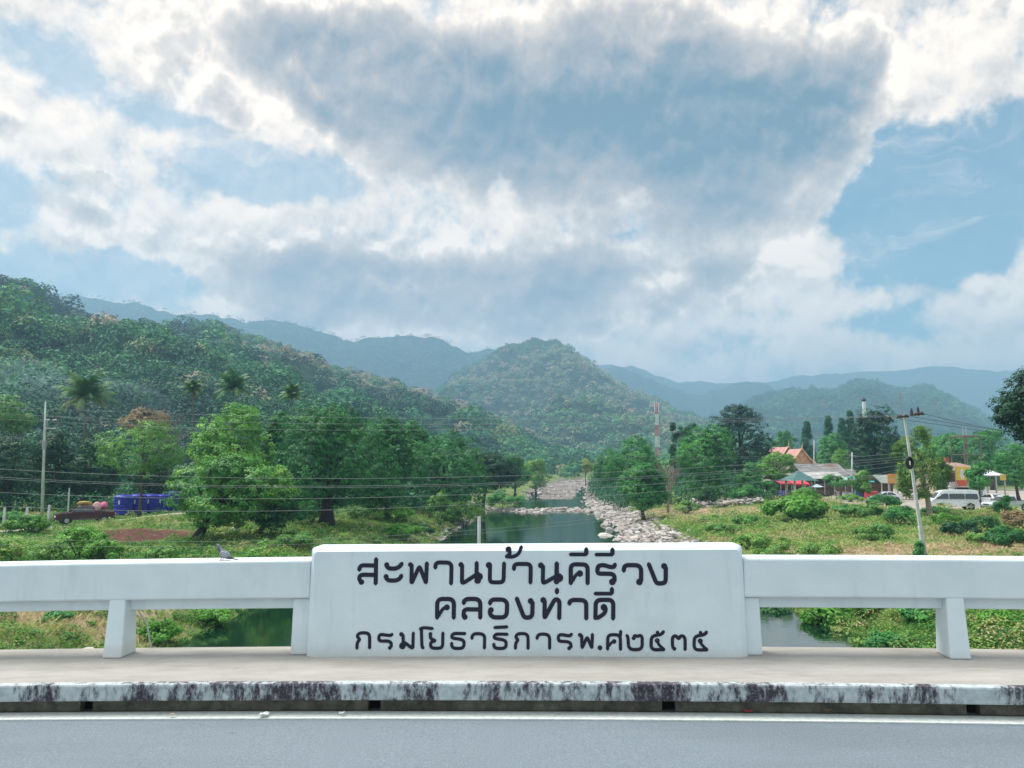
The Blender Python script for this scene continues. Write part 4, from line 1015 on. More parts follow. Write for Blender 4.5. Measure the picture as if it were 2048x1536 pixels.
bare_tree('bare_tree', 'pale leafless tree standing on the right bank beside the river trees', 1336, 106, 900, 1020, 70, PALEBARK, 9, 3, .7)
bare_tree('bare_tree', 'grey leafless tree on the hillside between two coconut palms', 335, 150, 765, 880, 90, mat('grey_bark', (.16, .15, .14), .9), 8, 3, .62)

# ---- coconut palms
PALML = leaf_mat('palm_leaves', [(0, (.015, .07, .032)), (.5, (.045, .15, .045)), (.85, (.13, .23, .07)), (1, (.27, .20, .09))], .2)
def palm(label, px, Y, ptop, pbase, w, tone=.45, nf=26, droop=1.0):
    k = Y / F; gz = at(px, pbase, Y).z; x = at(px, 900, Y).x; hub = at(px, ptop, Y).z - gz; Lf = w * k / 2
    hub -= Lf * .62
    root = empty('coconut_palm', (x, Y, gz), 0, label, 'palm tree', 'coconut palms on the left')
    MB().tube([(0, 0, 0), (.15, 0, hub * .4), (.05, 0, hub * .75), (0, 0, hub)], [.24, .17, .14, .13], 8).build('trunk', mat('palm_bark', (.13, .12, .10), .95, .3, 2), root, True, fix=False)
    Q = []; TN = []
    for i in range(nf):
        a = i * 2.39996 + random.uniform(-.2, .2); e0 = R(88 - 100 * (i / nf) ** 1.15 + random.uniform(-8, 8))
        L = Lf * random.uniform(.85, 1.12); p = np.array([0, 0, hub]); el_ = e0; prev = None
        tn = min(1, max(0, tone + random.gauss(0, .1) + (.25 if i > nf - 4 and droop > .9 else 0)))
        hd = np.array([math.cos(a), math.sin(a), 0]); sd_ = np.array([-math.sin(a), math.cos(a), 0])
        nseg = 15
        for s in range(nseg):
            dr = hd * math.cos(el_) + np.array([0, 0, math.sin(el_)])
            q = p + dr * L / nseg
            wd = .035 * (1 - s / nseg) + .012
            Q.append([p - sd_ * wd, p + sd_ * wd, q + sd_ * wd * .8, q - sd_ * wd * .8]); TN.append(min(1, tn + .15))
            f = (s + .5) / nseg; ll = L * .30 * math.sin(math.pi * min(1, f * .85 + .12)) + .1
            for sg in (-1, 1):
                for off in (0, .5):
                    b = p + dr * L / nseg * off
                    ld = (sd_ * sg * .8 + dr * .55 + np.array([0, 0, -.45 - .3 * random.random()])); ld /= np.linalg.norm(ld)
                    t = b + ld * ll * random.uniform(.85, 1.1); ww = dr * .075 * (Y / 100) ** .5
                    Q.append([b - ww, b + ww, t + ww * .3, t - ww * .3]); TN.append(min(1, max(0, tn + random.gauss(0, .06))))
            p = q; el_ -= R(5.0) * droop * (.35 + 1.3 * s / nseg)
    quads_mesh('fronds', np.array(Q), PALML, root, np.array(TN))
    nuts = MB()
    for i in range(9):
        a = i * .7; nuts.ell((math.cos(a) * .33, math.sin(a) * .33, hub - .35 - .1 * (i % 2)), (.13, .13, .16), 7, 5)
    nuts.build('coconuts', mat('coconut', (.10, .09, .03), .6), root, True)
palm('big coconut palm with spreading dark fronds above the left trees', 166, 118, 755, 900, 122, .55)
palm('thin coconut palm with hanging brown fronds beside the leafless hillside tree', 381, 150, 762, 900, 56, .62, 20, 1.35)
palm('coconut palm with upright fronds over the bright green tree', 462, 145, 748, 900, 90, .5, 22)
palm('small coconut palm peeping over the large dark trees', 580, 150, 772, 880, 60, .6, 18)
palm('pale distant coconut palm left of the utility pole', 66, 260, 812, 900, 26, .8, 14)

# ---- shrubs (each a thing)
def shrub(label, px, Y, w, ptop, pbot, spec, tone=.5, nb=12, nc=22, nl=9, leaf=.2, dep=.7, name='shrub', asp=.6, gap=0):
    k = Y / F; x = at(px, 1000, Y).x; gz = float(hgt(x, Y)); zt = at(px, ptop, Y).z
    hh = max(.5, zt - gz); rx = w * k / 2
    root = empty(name, (x, Y, gz - .05), 0, label, 'shrub', 'shrubs on the banks')
    crown_mesh('foliage', root, (0, 0, hh * .42), (rx, rx * dep, hh * .60), spec, int(nb * 1.5), int(nc * .8), nl, leaf, 'dome', tone, gap + .12, asp)
    sm = MB()
    for i in range(6):
        a = i * 1.05; sm.tube([(0, 0, -.1), (math.cos(a) * rx * .25, math.sin(a) * rx * .2, hh * .3), (math.cos(a) * rx * .5, math.sin(a) * rx * .4, hh * .6)], [.05, .035, .015], 5)
    sm.build('stems', BARK, root, True, fix=False)
shrub('wide mound of broad bright leaves on the right bank grass', 1592, 86, 140, 994, 1048, 'bright', .42, 26, 26, 8, .42, .6, 'leafy_mound', .8)
shrub('bright green bush behind the broad leaved mound', 1612, 100, 84, 975, 1005, 'bright', .5, 14, 22, 9, .30)
shrub('green bush below the white car', 1765, 92, 76, 990, 1040, 'mid', .5, 16, 24, 9, .26)
shrub('bushy green shrub left of the leaning pole', 1722, 84, 90, 1008, 1052, 'olive', .42, 16, 24, 9, .26)
shrub('dark leafy shrub just left of the leaning pole', 1800, 76, 70, 1012, 1062, 'dark', .6, 14, 24, 9, .24)
shrub('low green shrub by the foot of the golden-green tree', 1878, 84, 80, 1018, 1046, 'dark', .7, 12, 24, 9, .22)
shrub('small green shrub at the base of the leaning pole', 1835, 53, 28, 1080, 1110, 'mid', .6, 8, 18, 9, .15)
shrub('dark shrub on the slope under the silver pickup', 1920, 66, 80, 1040, 1075, 'deep', .7, 14, 24, 9, .2)
shrub('deep green shrub at the right edge above the railing', 2010, 58, 100, 1050, 1112, 'dark', .45, 18, 26, 9, .2)
shrub('green shrub between the dark slope shrub and the right edge', 1960, 60, 70, 1062, 1108, 'olive', .5, 14, 24, 9, .18)
shrub('shrub in front of the silver pickup', 2008, 80, 40, 985, 1035, 'dark', .5, 10, 22, 9, .2)
shrub('tan and green weeds shrub right of the shore tree', 1372, 108, 60, 1000, 1025, 'olive', .6, 10, 20, 9, .24)
shrub('bush below the rubble left of the market', 1490, 120, 90, 970, 1008, 'dark', .7, 14, 22, 9, .28)
shrub('dark bush among the rubble under the round green tree', 1415, 116, 40, 965, 1005, 'deep', .8, 10, 22, 9, .28)
shrub('leafy bush under the green pyramid roof', 1535, 122, 50, 960, 995, 'mid', .55, 10, 22, 9, .26)
shrub('light bush between the market stalls and the white car', 1700, 112, 50, 985, 1020, 'olive', .6, 10, 22, 9, .24)
shrub('vivid light-green bush on the slope in front of the dark pickup', 165, 55, 110, 1044, 1100, 'bright', .62, 16, 26, 9, .20)
shrub('bright weeds spilling right of the vivid bush', 215, 52, 70, 1070, 1112, 'bright', .45, 12, 22, 9, .18)
shrub('brown-green weeds at the left edge above the railing', 30, 52, 130, 1066, 1118, 'mango', .75, 16, 22, 9, .17, gap=.15)
shrub('weedy shrub between the left edge and the vivid bush', 105, 50, 90, 1078, 1118, 'olive', .6, 14, 22, 9, .16)
shrub('green shrub on the lane verge left of the pickup', 60, 70, 90, 1024, 1056, 'bright', .35, 12, 22, 9, .22)
shrub('bushy green shrub at the lane end behind the fence posts', 20, 78, 70, 1022, 1050, 'mid', .5, 12, 22, 9, .22)
shrub('yellow-green bush between the black trunk and the broad low tree', 625, 82, 60, 998, 1042, 'mango', .85, 12, 20, 9, .24, gap=.1)
shrub('leafy green bush at the waterline in front of the grass mound', 810, 78, 90, 1040, 1075, 'bright', .5, 14, 24, 9, .2)
shrub('shrub by the water below the rounded dark tree', 930, 104, 90, 992, 1025, 'olive', .62, 12, 24, 9, .28)
shrub('light shrub on the mound under the rounded dark tree', 880, 98, 60, 985, 1015, 'olive', .5, 12, 20, 9, .26)
shrub('dark bush at the shore beside the grey driftwood', 848, 84, 40, 1046, 1072, 'deep', .8, 8, 20, 9, .2)
shrub('long green shrub on the left shore below the blackish-blue tree', 1010, 140, 90, 980, 1003, 'mid', .65, 14, 22, 9, .34)
shrub('green bush on the slope under the broad low tree', 590, 62, 90, 1062, 1100, 'olive', .5, 12, 22, 9, .2)
shrub('low green bush by the railing left of the pigeon', 330, 50, 70, 1086, 1118, 'olive', .5, 12, 20, 9, .16)
shrub('small weeds by the railing right of the pigeon', 530, 50, 110, 1084, 1118, 'mango', .6, 14, 20, 9, .16)
shrub('yellow-green thicket beside the right end of the name panel', 1545, 56, 110, 1068, 1114, 'olive', .62, 16, 22, 9, .17)
shrub('yellowish weed clump above the right railing', 1635, 52, 90, 1078, 1114, 'olive', .72, 14, 20, 9, .16)
shrub('green weed patch on the right bank above the panel corner', 1440, 76, 90, 1044, 1075, 'olive', .5, 12, 20, 9, .2)
shrub('weedy green patch between the rocks and the broad leaved mound', 1500, 84, 90, 1030, 1060, 'mango', .5, 12, 20, 9, .2)
shrub('leafy shrub right of the broad leaved mound', 1690, 90, 70, 1010, 1048, 'mid', .5, 12, 22, 9, .24)
shrub('yellow-green shrub on the grass above the right railing, left of the pole foot', 1745, 66, 90, 1046, 1080, 'olive', .45, 14, 22, 9, .2)
shrub('bright shrub right of the leaning pole on the slope', 1890, 74, 60, 1024, 1058, 'bright', .4, 12, 22, 9, .2)
shrub('brownish dry bush on the slope at the right edge', 2030, 70, 70, 1020, 1055, 'rust', .6, 12, 20, 9, .2)
shrub('dark green bush on the slope between two paler bushes', 1965, 68, 60, 1030, 1062, 'deep', .9, 12, 22, 9, .2)
shrub('pale weeds on the right bank by the rocks', 1420, 92, 70, 1028, 1050, 'olive', .75, 12, 20, 9, .2)
shrub('weedy clump on the right bank straight above the panel corner', 1495, 62, 80, 1062, 1092, 'mango', .7, 12, 20, 9, .17)
shrub('bright grassy clump on the left mound under the rounded dark tree', 790, 90, 110, 1008, 1036, 'bright', .6, 14, 20, 9, .2)
shrub('pale green clump at the top of the left grass mound', 720, 88, 80, 1012, 1038, 'olive', .55, 12, 20, 9, .2)
# seen under the rails
shrub('big-leaved green plant at the water seen under the right rail', 1650, 40.5, 110, 1216, 1262, 'bright', .32, 14, 20, 6, .30, .5, 'water_plant', .85)
shrub('second big-leaved plant seen under the right rail', 1745, 40, 120, 1218, 1270, 'bright', .40, 14, 20, 6, .30, .5, 'water_plant', .85)
shrub('leafy water plant under the right rail nearest its post', 1840, 37, 110, 1225, 1300, 'mid', .62, 14, 22, 8, .2, .7, 'water_plant')
shrub('dark water weed at the white reflection under the right rail', 1545, 43.5, 60, 1212, 1240, 'deep', .9, 10, 18, 8, .2, .5, 'water_plant')
shrub('trailing plant on the water edge under the right rail', 1765, 34.5, 100, 1262, 1305, 'mid', .6, 14, 20, 8, .17, .5, 'water_plant')
shrub('leafy plant right of the right railing post, seen under the rail', 1985, 34, 70, 1240, 1305, 'bright', .35, 10, 20, 8, .2, .7, 'water_plant')
shrub('green creeping plants at the waterline under the left rail', 330, 35.5, 100, 1240, 1296, 'bright', .40, 14, 22, 8, .17, .6, 'water_plant')
shrub('bright low plants along the bank under the left rail', 420, 40, 120, 1216, 1250, 'bright', .48, 14, 22, 8, .18, .7, 'water_plant')
shrub('small tuft beside the left railing post, seen under the rail', 130, 34, 50, 1272, 1305, 'mid', .6, 8, 18, 8, .15, .7, 'water_plant')

# ================================================================== GRASS, WEEDS, ROCKS
def bank_d(x, y):
    xl = np.interp(y, _ry, _rl); xr = np.interp(y, _ry, _rr)
    return np.maximum(xl - x, x - xr)
GRASS = leaf_mat('grass_blades', [(0, (.04, .14, .028)), (.25, (.09, .25, .042)), (.45, (.18, .34, .065)), (.62, (.32, .37, .11)), (.8, (.44, .365, .20)), (1, (.52, .41, .25))], .3, .7)
def zone_dry(x, y):
    dz = np.exp(-(((x - 24) / 13) ** 2 + ((y - 57) / 6) ** 2)) * 1.3 + np.exp(-(((x - 26) / 10) ** 2 + ((y - 108) / 9) ** 2)) + np.exp(-(((x + 22) / 7) ** 2 + ((y - 36) / 8) ** 2)) * .9
    return np.clip(dz, 0, 1)
def off_lane(x, y):
    a = (x < -20) & (np.abs(y - road_left_y(x)) < 2.3); b = (x > 43.5) & (y > 87)
    s_ = (((x + 33) / 5.5) ** 2 + ((y - 68) / 5.5) ** 2 < 1) & (rng.random(len(x)) > .12)
    return ~(a | b | s_)
N = 60000
y = np.exp(rng.uniform(math.log(24), math.log(150), N)); px = rng.uniform(-80, 2130, N); x = (px - 1024) / F * y
d = bank_d(x, y)
rock = (x - np.interp(y, _ry, _rr) < 4.6) & (x > 0) & (y > 64)
ok = (d > .25) & off_lane(x, y) & ~(rock & (rng.random(N) > .12))
x, y = x[ok], y[ok]; N = len(x)
nz = vnoise(x * .16, y * .16, 91, 3); dz = zone_dry(x, y)
tone = np.clip(.34 + .10 * (x > 0) + .48 * nz + .30 * vnoise(x * .5, y * .5, 14, 3) + .75 * dz * (dz > .3) + rng.normal(size=N) * .1 + .14 * np.exp(-(((x + 13) / 9) ** 2 + ((y - 92) / 16) ** 2)) - .35 * np.exp(-bank_d(x, y) / 2.2), 0, 1)
nb = 5
hgtb = (rng.uniform(.14, .34, N) * (1 + .8 * np.clip(nz, 0, 1)))[:, None] * rng.uniform(.6, 1.1, (N, nb))
a = rng.uniform(0, 2 * math.pi, (N, nb)); ln = rng.uniform(.5, 1.7, (N, nb))
bx = x[:, None] + rng.normal(size=(N, nb)) * .14; by = y[:, None] + rng.normal(size=(N, nb)) * .14
bz = hgt(bx, by) - .03
wd = (.012 + .00042 * y)[:, None] * rng.uniform(.7, 1.3, (N, nb))
B0 = np.stack([bx, by, bz], -1); tip = B0 + np.stack([np.cos(a) * ln * hgtb, np.sin(a) * ln * hgtb, hgtb], -1)
wv_ = np.stack([-np.sin(a) * wd, np.cos(a) * wd, np.zeros_like(a)], -1) + rng.normal(size=(N, nb, 3)) * .004
mid_ = B0 * .45 + tip * .55 + np.stack([0 * a, 0 * a, hgtb * .12], -1)
q = np.stack([B0, mid_ - wv_, tip, mid_ + wv_], 2).reshape(-1, 4, 3)
tag(quads_mesh('grass', q, GRASS, tone=np.clip(np.repeat(tone, nb) + rng.normal(size=N * nb) * .06, 0, 1)), 'green and dry tan grass covering both river banks', 'grass', kind='stuff')
# low weeds
N = 5200
y = np.exp(rng.uniform(math.log(26), math.log(135), N)); px = rng.uniform(-60, 2110, N); x = (px - 1024) / F * y
rock = (x - np.interp(y, _ry, _rr) < 4.6) & (x > 0) & (y > 64)
dz = zone_dry(x, y)
ok = (bank_d(x, y) > .3) & off_lane(x, y) & ~(rock & (rng.random(N) > .08)) & (rng.random(N) > dz * .85) & (vnoise(x * .12, y * .12, 17, 3) > -.28)
x, y = x[ok], y[ok]
r = rng.uniform(.25, .75, len(x)) * (.7 + .006 * y) * np.where(x > 0, 1.35, 1.0); nz = vnoise(x * .1, y * .1, 33, 3)
tone = np.clip(.34 + .20 * (x > 0) + .42 * nz + rng.normal(size=len(x)) * .16, 0, .95)
q, t = crowns(np.stack([x, y, hgt(x, y) + r * .15], -1), r, r * rng.uniform(.5, 1.0, len(x)), 60, .085 + .0011 * y, tone, fuzz=.45, up=1.1)
tag(quads_mesh('ground_weeds', q, GRASS, tone=t), 'low leafy weeds spread over both river banks', 'weeds', kind='stuff')

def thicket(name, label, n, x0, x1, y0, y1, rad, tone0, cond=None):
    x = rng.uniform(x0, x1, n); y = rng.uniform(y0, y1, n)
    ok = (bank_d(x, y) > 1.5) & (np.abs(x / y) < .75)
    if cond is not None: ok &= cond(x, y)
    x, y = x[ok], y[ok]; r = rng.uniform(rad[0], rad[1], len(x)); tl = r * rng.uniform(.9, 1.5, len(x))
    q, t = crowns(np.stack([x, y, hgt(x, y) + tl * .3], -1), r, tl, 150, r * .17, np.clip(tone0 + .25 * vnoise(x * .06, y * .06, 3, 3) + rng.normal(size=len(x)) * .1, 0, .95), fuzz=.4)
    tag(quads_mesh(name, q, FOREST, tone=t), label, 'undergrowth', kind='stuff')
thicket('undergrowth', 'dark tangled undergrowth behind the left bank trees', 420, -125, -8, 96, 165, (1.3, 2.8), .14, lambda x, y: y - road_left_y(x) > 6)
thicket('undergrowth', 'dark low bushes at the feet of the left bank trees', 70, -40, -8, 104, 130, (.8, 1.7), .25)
thicket('undergrowth', 'green undergrowth below the trees along the right bank', 170, 17, 40, 118, 200, (1.0, 2.2), .30)
thicket('undergrowth', 'green thicket behind the village houses and market roofs', 520, 22, 170, 178, 260, (2.0, 4.2), .34)

# rocks
def ico():
    import bmesh
    bm = bmesh.new(); bmesh.ops.create_icosphere(bm, subdivisions=2, radius=1); v = np.array([w.co for w in bm.verts]); f = np.array([[q.index for q in g.verts] for g in bm.faces]); bm.free(); return v, f
IV, IF = ico()
def rock_shape(seed, flat=.6, n=5):
    r_ = np.random.default_rng(seed); v = IV.copy()
    for _ in range(n + 4):          # chop by random planes for facets
        d = r_.normal(size=3); d /= np.linalg.norm(d); h = r_.uniform(.5, .85); s = v @ d
        v = v - np.clip(s - h, 0, None)[:, None] * d * .9
    v = v * (1 + .06 * r_.normal(size=(len(v), 1))); v[:, 2] *= flat
    return v
ROCKM = bpy.data.materials.new('river_rock'); ROCKM.use_nodes = True
T = NT(ROCKM.node_tree); b = T.n['Principled BSDF']; tcg = T.new('ShaderNodeTexCoord'); v = tcg.outputs['Object']
c = T.ramp(T.attr('tone'), [(0, (.13, .115, .105)), (.3, (.28, .245, .22)), (.7, (.41, .365, .335)), (1, (.52, .485, .45))])
T.put(b.inputs['Base Color'], T.mix(T.ss(T.noise(v, 1.6, 6, .7), .5, .7), c, T.vm('SCALE', c, scale=.55))); b.inputs['Roughness'].default_value = .9
bump(T, b, T.noise(v, 5, 5, .7), .7, .08)
def rocks(name, label, X, Y, Z, S):
    N = len(X); shapes = np.stack([rock_shape(100 + i) for i in range(14)])
    V = shapes[rng.integers(0, 14, N)]; a = rng.uniform(0, 2 * math.pi, N); c_, s_ = np.cos(a), np.sin(a)
    sx = S * rng.uniform(.8, 1.4, N); sy = S * rng.uniform(.7, 1.1, N); sz = S * rng.uniform(.7, 1.1, N)
    vx_ = V[..., 0] * sx[:, None]; vy_ = V[..., 1] * sy[:, None]; vz_ = V[..., 2] * sz[:, None]
    P = np.stack([X[:, None] + vx_ * c_[:, None] - vy_ * s_[:, None], Y[:, None] + vx_ * s_[:, None] + vy_ * c_[:, None], Z[:, None] + vz_], -1)
    tri = P[:, IF]                                   # N,F,3,3
    tn = np.repeat(np.clip(rng.normal(.6, .22, N), 0, 1), len(IF))
    tag(quads_mesh(name, tri.reshape(-1, 3, 3), ROCKM, tone=tn), label, 'rocks', kind='stuff')
N = 3600; y = rng.uniform(66, 176, N); x = np.interp(y, _ry, _rr) + rng.normal(2.2, 1.5, N)
keep = (bank_d(x, y) > -2.0) & (x > np.interp(y, _ry, _rl)); x, y = x[keep], y[keep]
s = np.exp(rng.normal(-1.75, .55, len(x))).clip(.08, .8)
rocks('shore_rocks', 'pale tumbled stones piled along the right shore of the river', x, y, np.maximum(hgt(x, y), WATER - .1) + s * .15, s)
N = 900; y = 139 + rng.normal(0, 1.5, N); x = rng.uniform(-7.5, 17, N)
s = np.exp(rng.normal(-1.2, .45, N)).clip(.12, .9)
rocks('weir_stones', 'low line of pale stones laid across the river as a weir', x, y - 2.0 * np.sin(x * .5), np.maximum(hgt(x, y - 2.0 * np.sin(x * .5)), WATER - .12) + s * .1, s)
N = 2200; y = rng.uniform(190, 400, N); x = np.interp(y, _ry, _rl) - 3 + rng.random(N) * (np.interp(y, _ry, _rr) - np.interp(y, _ry, _rl) + 8)
s = np.exp(rng.normal(-1.5, .45, N)).clip(.12, .9)
rocks('rapids_rocks', 'pale boulder field of the dry rapids far up the river', x, y, hgt(x, y) + s * .2, s)
N = 320; y = rng.uniform(84, 132, N); x = np.interp(y, _ry, _rl) - np.abs(rng.normal(.3, .8, N)); s = np.exp(rng.normal(-1.5, .4, N)).clip(.1, .6)
rocks('left_shore_stones', 'scattered stones along the left waterline', x, y, hgt(x, y) + s * .1, s)
for i, (px, py, w, h, lab, tn) in enumerate(((1220, 1055, 17, 11, 'upright pale boulder standing in the river, tallest of three', .85), (1210, 1067, 40, 8, 'long flat pale boulder lying in the river beside the tall one', .95), (1236, 1067, 14, 10, 'grey round boulder at the right end of the three river boulders', .3),
                                             (866, 1062, 26, 9, 'grey boulder on the left waterline by the driftwood', .25), (926, 1042, 12, 5, 'small grey boulder on the left waterline nearest the weir', .3), (178, 1298, 46, 18, 'pale flat boulder on the bank seen under the left rail', .9))):
    g0 = ground_at(px, py + h * .5, WATER if i < 5 else -5.2); k = g0.y / F
    o = quads_mesh('boulder', (rock_shape(300 + i, .8) * np.array([w * k * .58, w * k * .45, h * k * .85]))[IF], ROCKM, tone=np.full(len(IF), tn))
    o.location = g0; tag(o, lab, 'boulder')

# ================================================================== POLES AND WIRES
POLE = mat('pole_concrete', (.50, .52, .52), .9, .15, 1.5, (.38, .40, .40), .3, 12)
STEEL = mat('grey_steel', (.30, .31, .32), .5, .2, 6, metal=.4)
BLACK = mat('black_rubber', (.012, .012, .014), .6)
INSUL = mat('insulator', (.05, .03, .03), .35)
def rel(root, v): return Vector(v) - root.location
# left pole
b0 = at(84, 1040, 85); b0.z = float(hgt(b0.x, 85)) - .2; t0 = at(91, 803, 85)
pl = empty('utility_pole', b0, 0, 'tall grey utility pole on the left bank behind the fence posts', 'utility pole')
MB().tube([(0, 0, 0), rel(pl, b0.lerp(t0, .75)), rel(pl, t0)], [.19, .12, .055], 10).build('pole', POLE, pl, True, fix=False)
br_ = MB()
for y0, y1, x0, x1 in ((840, 840, 91, 117), (857, 857, 90, 111)): br_.tube([rel(pl, at(x0, y0, 84.8)), rel(pl, at(x1, y1, 84.8))], .06, 6)
br_.tube([rel(pl, at(95, 840, 84.8)), rel(pl, at(94, 857, 84.8))], .05, 6)
br_.build('crossarm', STEEL, pl)
for x in (102, 115): MB().tube([rel(pl, at(x, 840, 84.8)), rel(pl, at(x, 836, 84.8)), rel(pl, at(x, 832, 84.8))], [.09, .12, .05], 8).build('insulator', INSUL, pl)
MB().box(-.17, .17, -.17, .17, -.5, .5).map(lambda v: v + rel(pl, at(88.5, 890, 85))).build('junction_box', STEEL, pl, bevel=.03)
# right leaning pole
b1 = at(1849, 1106, 53.5); b1.z -= .4; t1 = at(1808, 829, 53)
pr = empty('utility_pole', b1, 0, 'leaning pale concrete utility pole on the right bank with a coil of cable', 'utility pole')
L_ = lambda s: rel(pr, b1.lerp(t1, s))
MB().tube([L_(0), L_(.22), L_(.225), L_(1)], [.19, .165, .14, .09], 4).build('pole', POLE, pr, fix=False, bevel=.02)
MB().tube([rel(pr, at(1776, 838, 52.9)), rel(pr, at(1846, 828, 52.9))], .075, 4).build('crossarm', STEEL, pr)
for x, y in ((1778, 837), (1800, 834), (1812, 833), (1834, 829), (1843, 828)):
    MB().tube([rel(pr, at(x - 5, y - .5, 52.7)), rel(pr, at(x, y - 2, 52.7)), rel(pr, at(x + 5, y + 1, 52.7))], [.06, .12, .07], 8).build('insulator', INSUL, pr)
for x, y in ((1823, 817), (1836, 814)): MB().tube([rel(pr, at(x + .5, y + 14, 52.8)), rel(pr, at(x, y + 4, 52.8)), rel(pr, at(x - .5, y - 1, 52.8))], [.10, .085, .03], 8).build('insulator', INSUL, pr)
rd = MB(); rd.tube([rel(pr, at(1805, 830, 53)), rel(pr, at(1799, 788, 53))], .035, 6); rd.tube([rel(pr, at(1793, 786, 53)), rel(pr, at(1808, 788, 53))], .03, 6); rd.build('lightning_rod', STEEL, pr)
coil = MB()
for q in range(5):
    c0 = rel(pr, at(1819.5, 926, 52.7 - .05 * q)); pts = [c0 + Vector(((.12 + .035 * q) * math.cos(a), 0, (.20 + .05 * q) * math.sin(a))) for a in np.linspace(0, 2 * math.pi, 17)]
    coil.tube(pts, .045, 6, cap=False)
coil.build('cable_coil', BLACK, pr)
# slim village poles
for px, y0, y1, Y, lab in ((1628, 880, 992, 150, 'slim white pole rising in front of the temple gable'), (1704, 905, 1002, 118, 'slim pale pole beside the teal market awning')):
    a = at(px, y1, Y); a.z = min(a.z, float(hgt(a.x, Y))); r0 = empty('utility_pole', a, 0, lab, 'utility pole')
    tp = rel(r0, at(px, y0, Y)); MB().tube([(0, 0, 0), tp], [.15, .09], 8).build('pole', POLE, r0, True, fix=False)
    MB().tube([tp + Vector((-.5, 0, -.5)), tp + Vector((.5, 0, -.5))], .05, 5).build('crossarm', STEEL, r0)

WIRE = mat('wire', (.20, .22, .22), .5)
WIREB = mat('black_wire', (.03, .03, .035), .5)
def wire(p0, p1, mid, r, label, group, m=WIRE):
    A_, B_ = at(*p0), at(*p1); best = None
    for i in range(1, 400):
        t = i / 400; P = A_.lerp(B_, t)
        d = P - Vector((0, 0, EYE)); u = 1024 + F * d.x / (d.y * math.cos(PITCH) + d.z * math.sin(PITCH))
        if best is None or abs(u - mid[0]) < best[0]: best = (abs(u - mid[0]), t, P)
    t, P = best[1], best[2]; drop = (P.z - at(mid[0], mid[1], P.y).z) / (4 * t * (1 - t))
    pts = [A_.lerp(B_, s / 48) - Vector((0, 0, drop * 4 * (s / 48) * (1 - s / 48))) for s in range(49)]
    tag(MB().tube(pts, r, 5).build('power_wire', m, None, True, fix=False), label, 'wire', group)
lw = ('high grey power wire strung across the valley to the top of the leaning pole', 'upper wires to the leaning pole')
for p0, p1, md in (((-150, 806, 80), (1779, 834, 53), (700, 835)), ((-150, 818, 81), (1810, 831, 53), (700, 848)), ((-150, 826, 82), (1842, 826, 53), (1000, 858))): wire(p0, p1, md, .010, *lw)
lw = ('grey wire from the left utility pole crossarm across to the slim village pole', 'wires of the left utility pole')
for p0, p1, md in (((102, 832, 84.8), (1700, 908, 118), (700, 893)), ((115, 832, 84.8), (1708, 908, 118), (700, 886))): wire(p0, p1, md, .010, *lw)
lw = ('low cable strung over the river to the coil on the leaning pole', 'lower cables to the leaning pole')
for p0, p1, md in (((-150, 928, 62), (1818, 905, 53), (700, 957)), ((-150, 944, 62), (1818, 912, 53), (700, 972)), ((-150, 948, 62), (1819, 917, 53), (700, 975)), ((-150, 976, 60), (1820, 921, 53), (700, 996)), ((-150, 1004, 60), (1820, 928, 53), (700, 1019))): wire(p0, p1, md, .013, *lw)
lw = ('lowest thin cable sagging over the left bank just above the railing', 'lowest cables over the left bank')
for p0, p1, md in (((-150, 1068, 46), (1821, 934, 53), (640, 1078)), ((-150, 1082, 46), (1821, 938, 53), (560, 1090))): wire(p0, p1, md, .010, *lw)
lw = ('dark wire running right from the top of the leaning pole', 'wires right of the leaning pole')
for p0, p1, md in (((1843, 826, 52.9), (2250, 880, 62), (1930, 847)), ((1812, 831, 52.9), (2250, 890, 62), (1925, 850)), ((1779, 835, 52.9), (2250, 900, 62), (1925, 856))): wire(p0, p1, md, .016, *lw, WIREB)

# fence posts on the left lane
for px, y0, y1, Y, lab in ((8, 1015, 1040, 75, 'leftmost short concrete fence post at the left edge'), (53, 1014, 1042, 75, 'short concrete fence post left of the utility pole'), (97, 1010, 1040, 76, 'short concrete fence post right of the utility pole'), (136, 976, 1024, 86, 'tall thin concrete post behind the dark pickup')):
    a = at(px, y1, Y); a.z = float(hgt(a.x, Y)) - .1; tp = at(px, y0, Y)
    mb = MB(); w = .11 if Y < 80 else .07
    mb.loft([[(-w, -w, 0), (w, -w, 0), (w, w, 0), (-w, w, 0)], [(-w * .8, -w * .8, tp.z - a.z), (w * .8, -w * .8, tp.z - a.z), (w * .8, w * .8, tp.z - a.z), (-w * .8, w * .8, tp.z - a.z)]])
    o = mb.build('fence_post', POLE, None, bevel=.015); o.location = a; tag(o, lab, 'fence post', 'fence posts on the left lane')

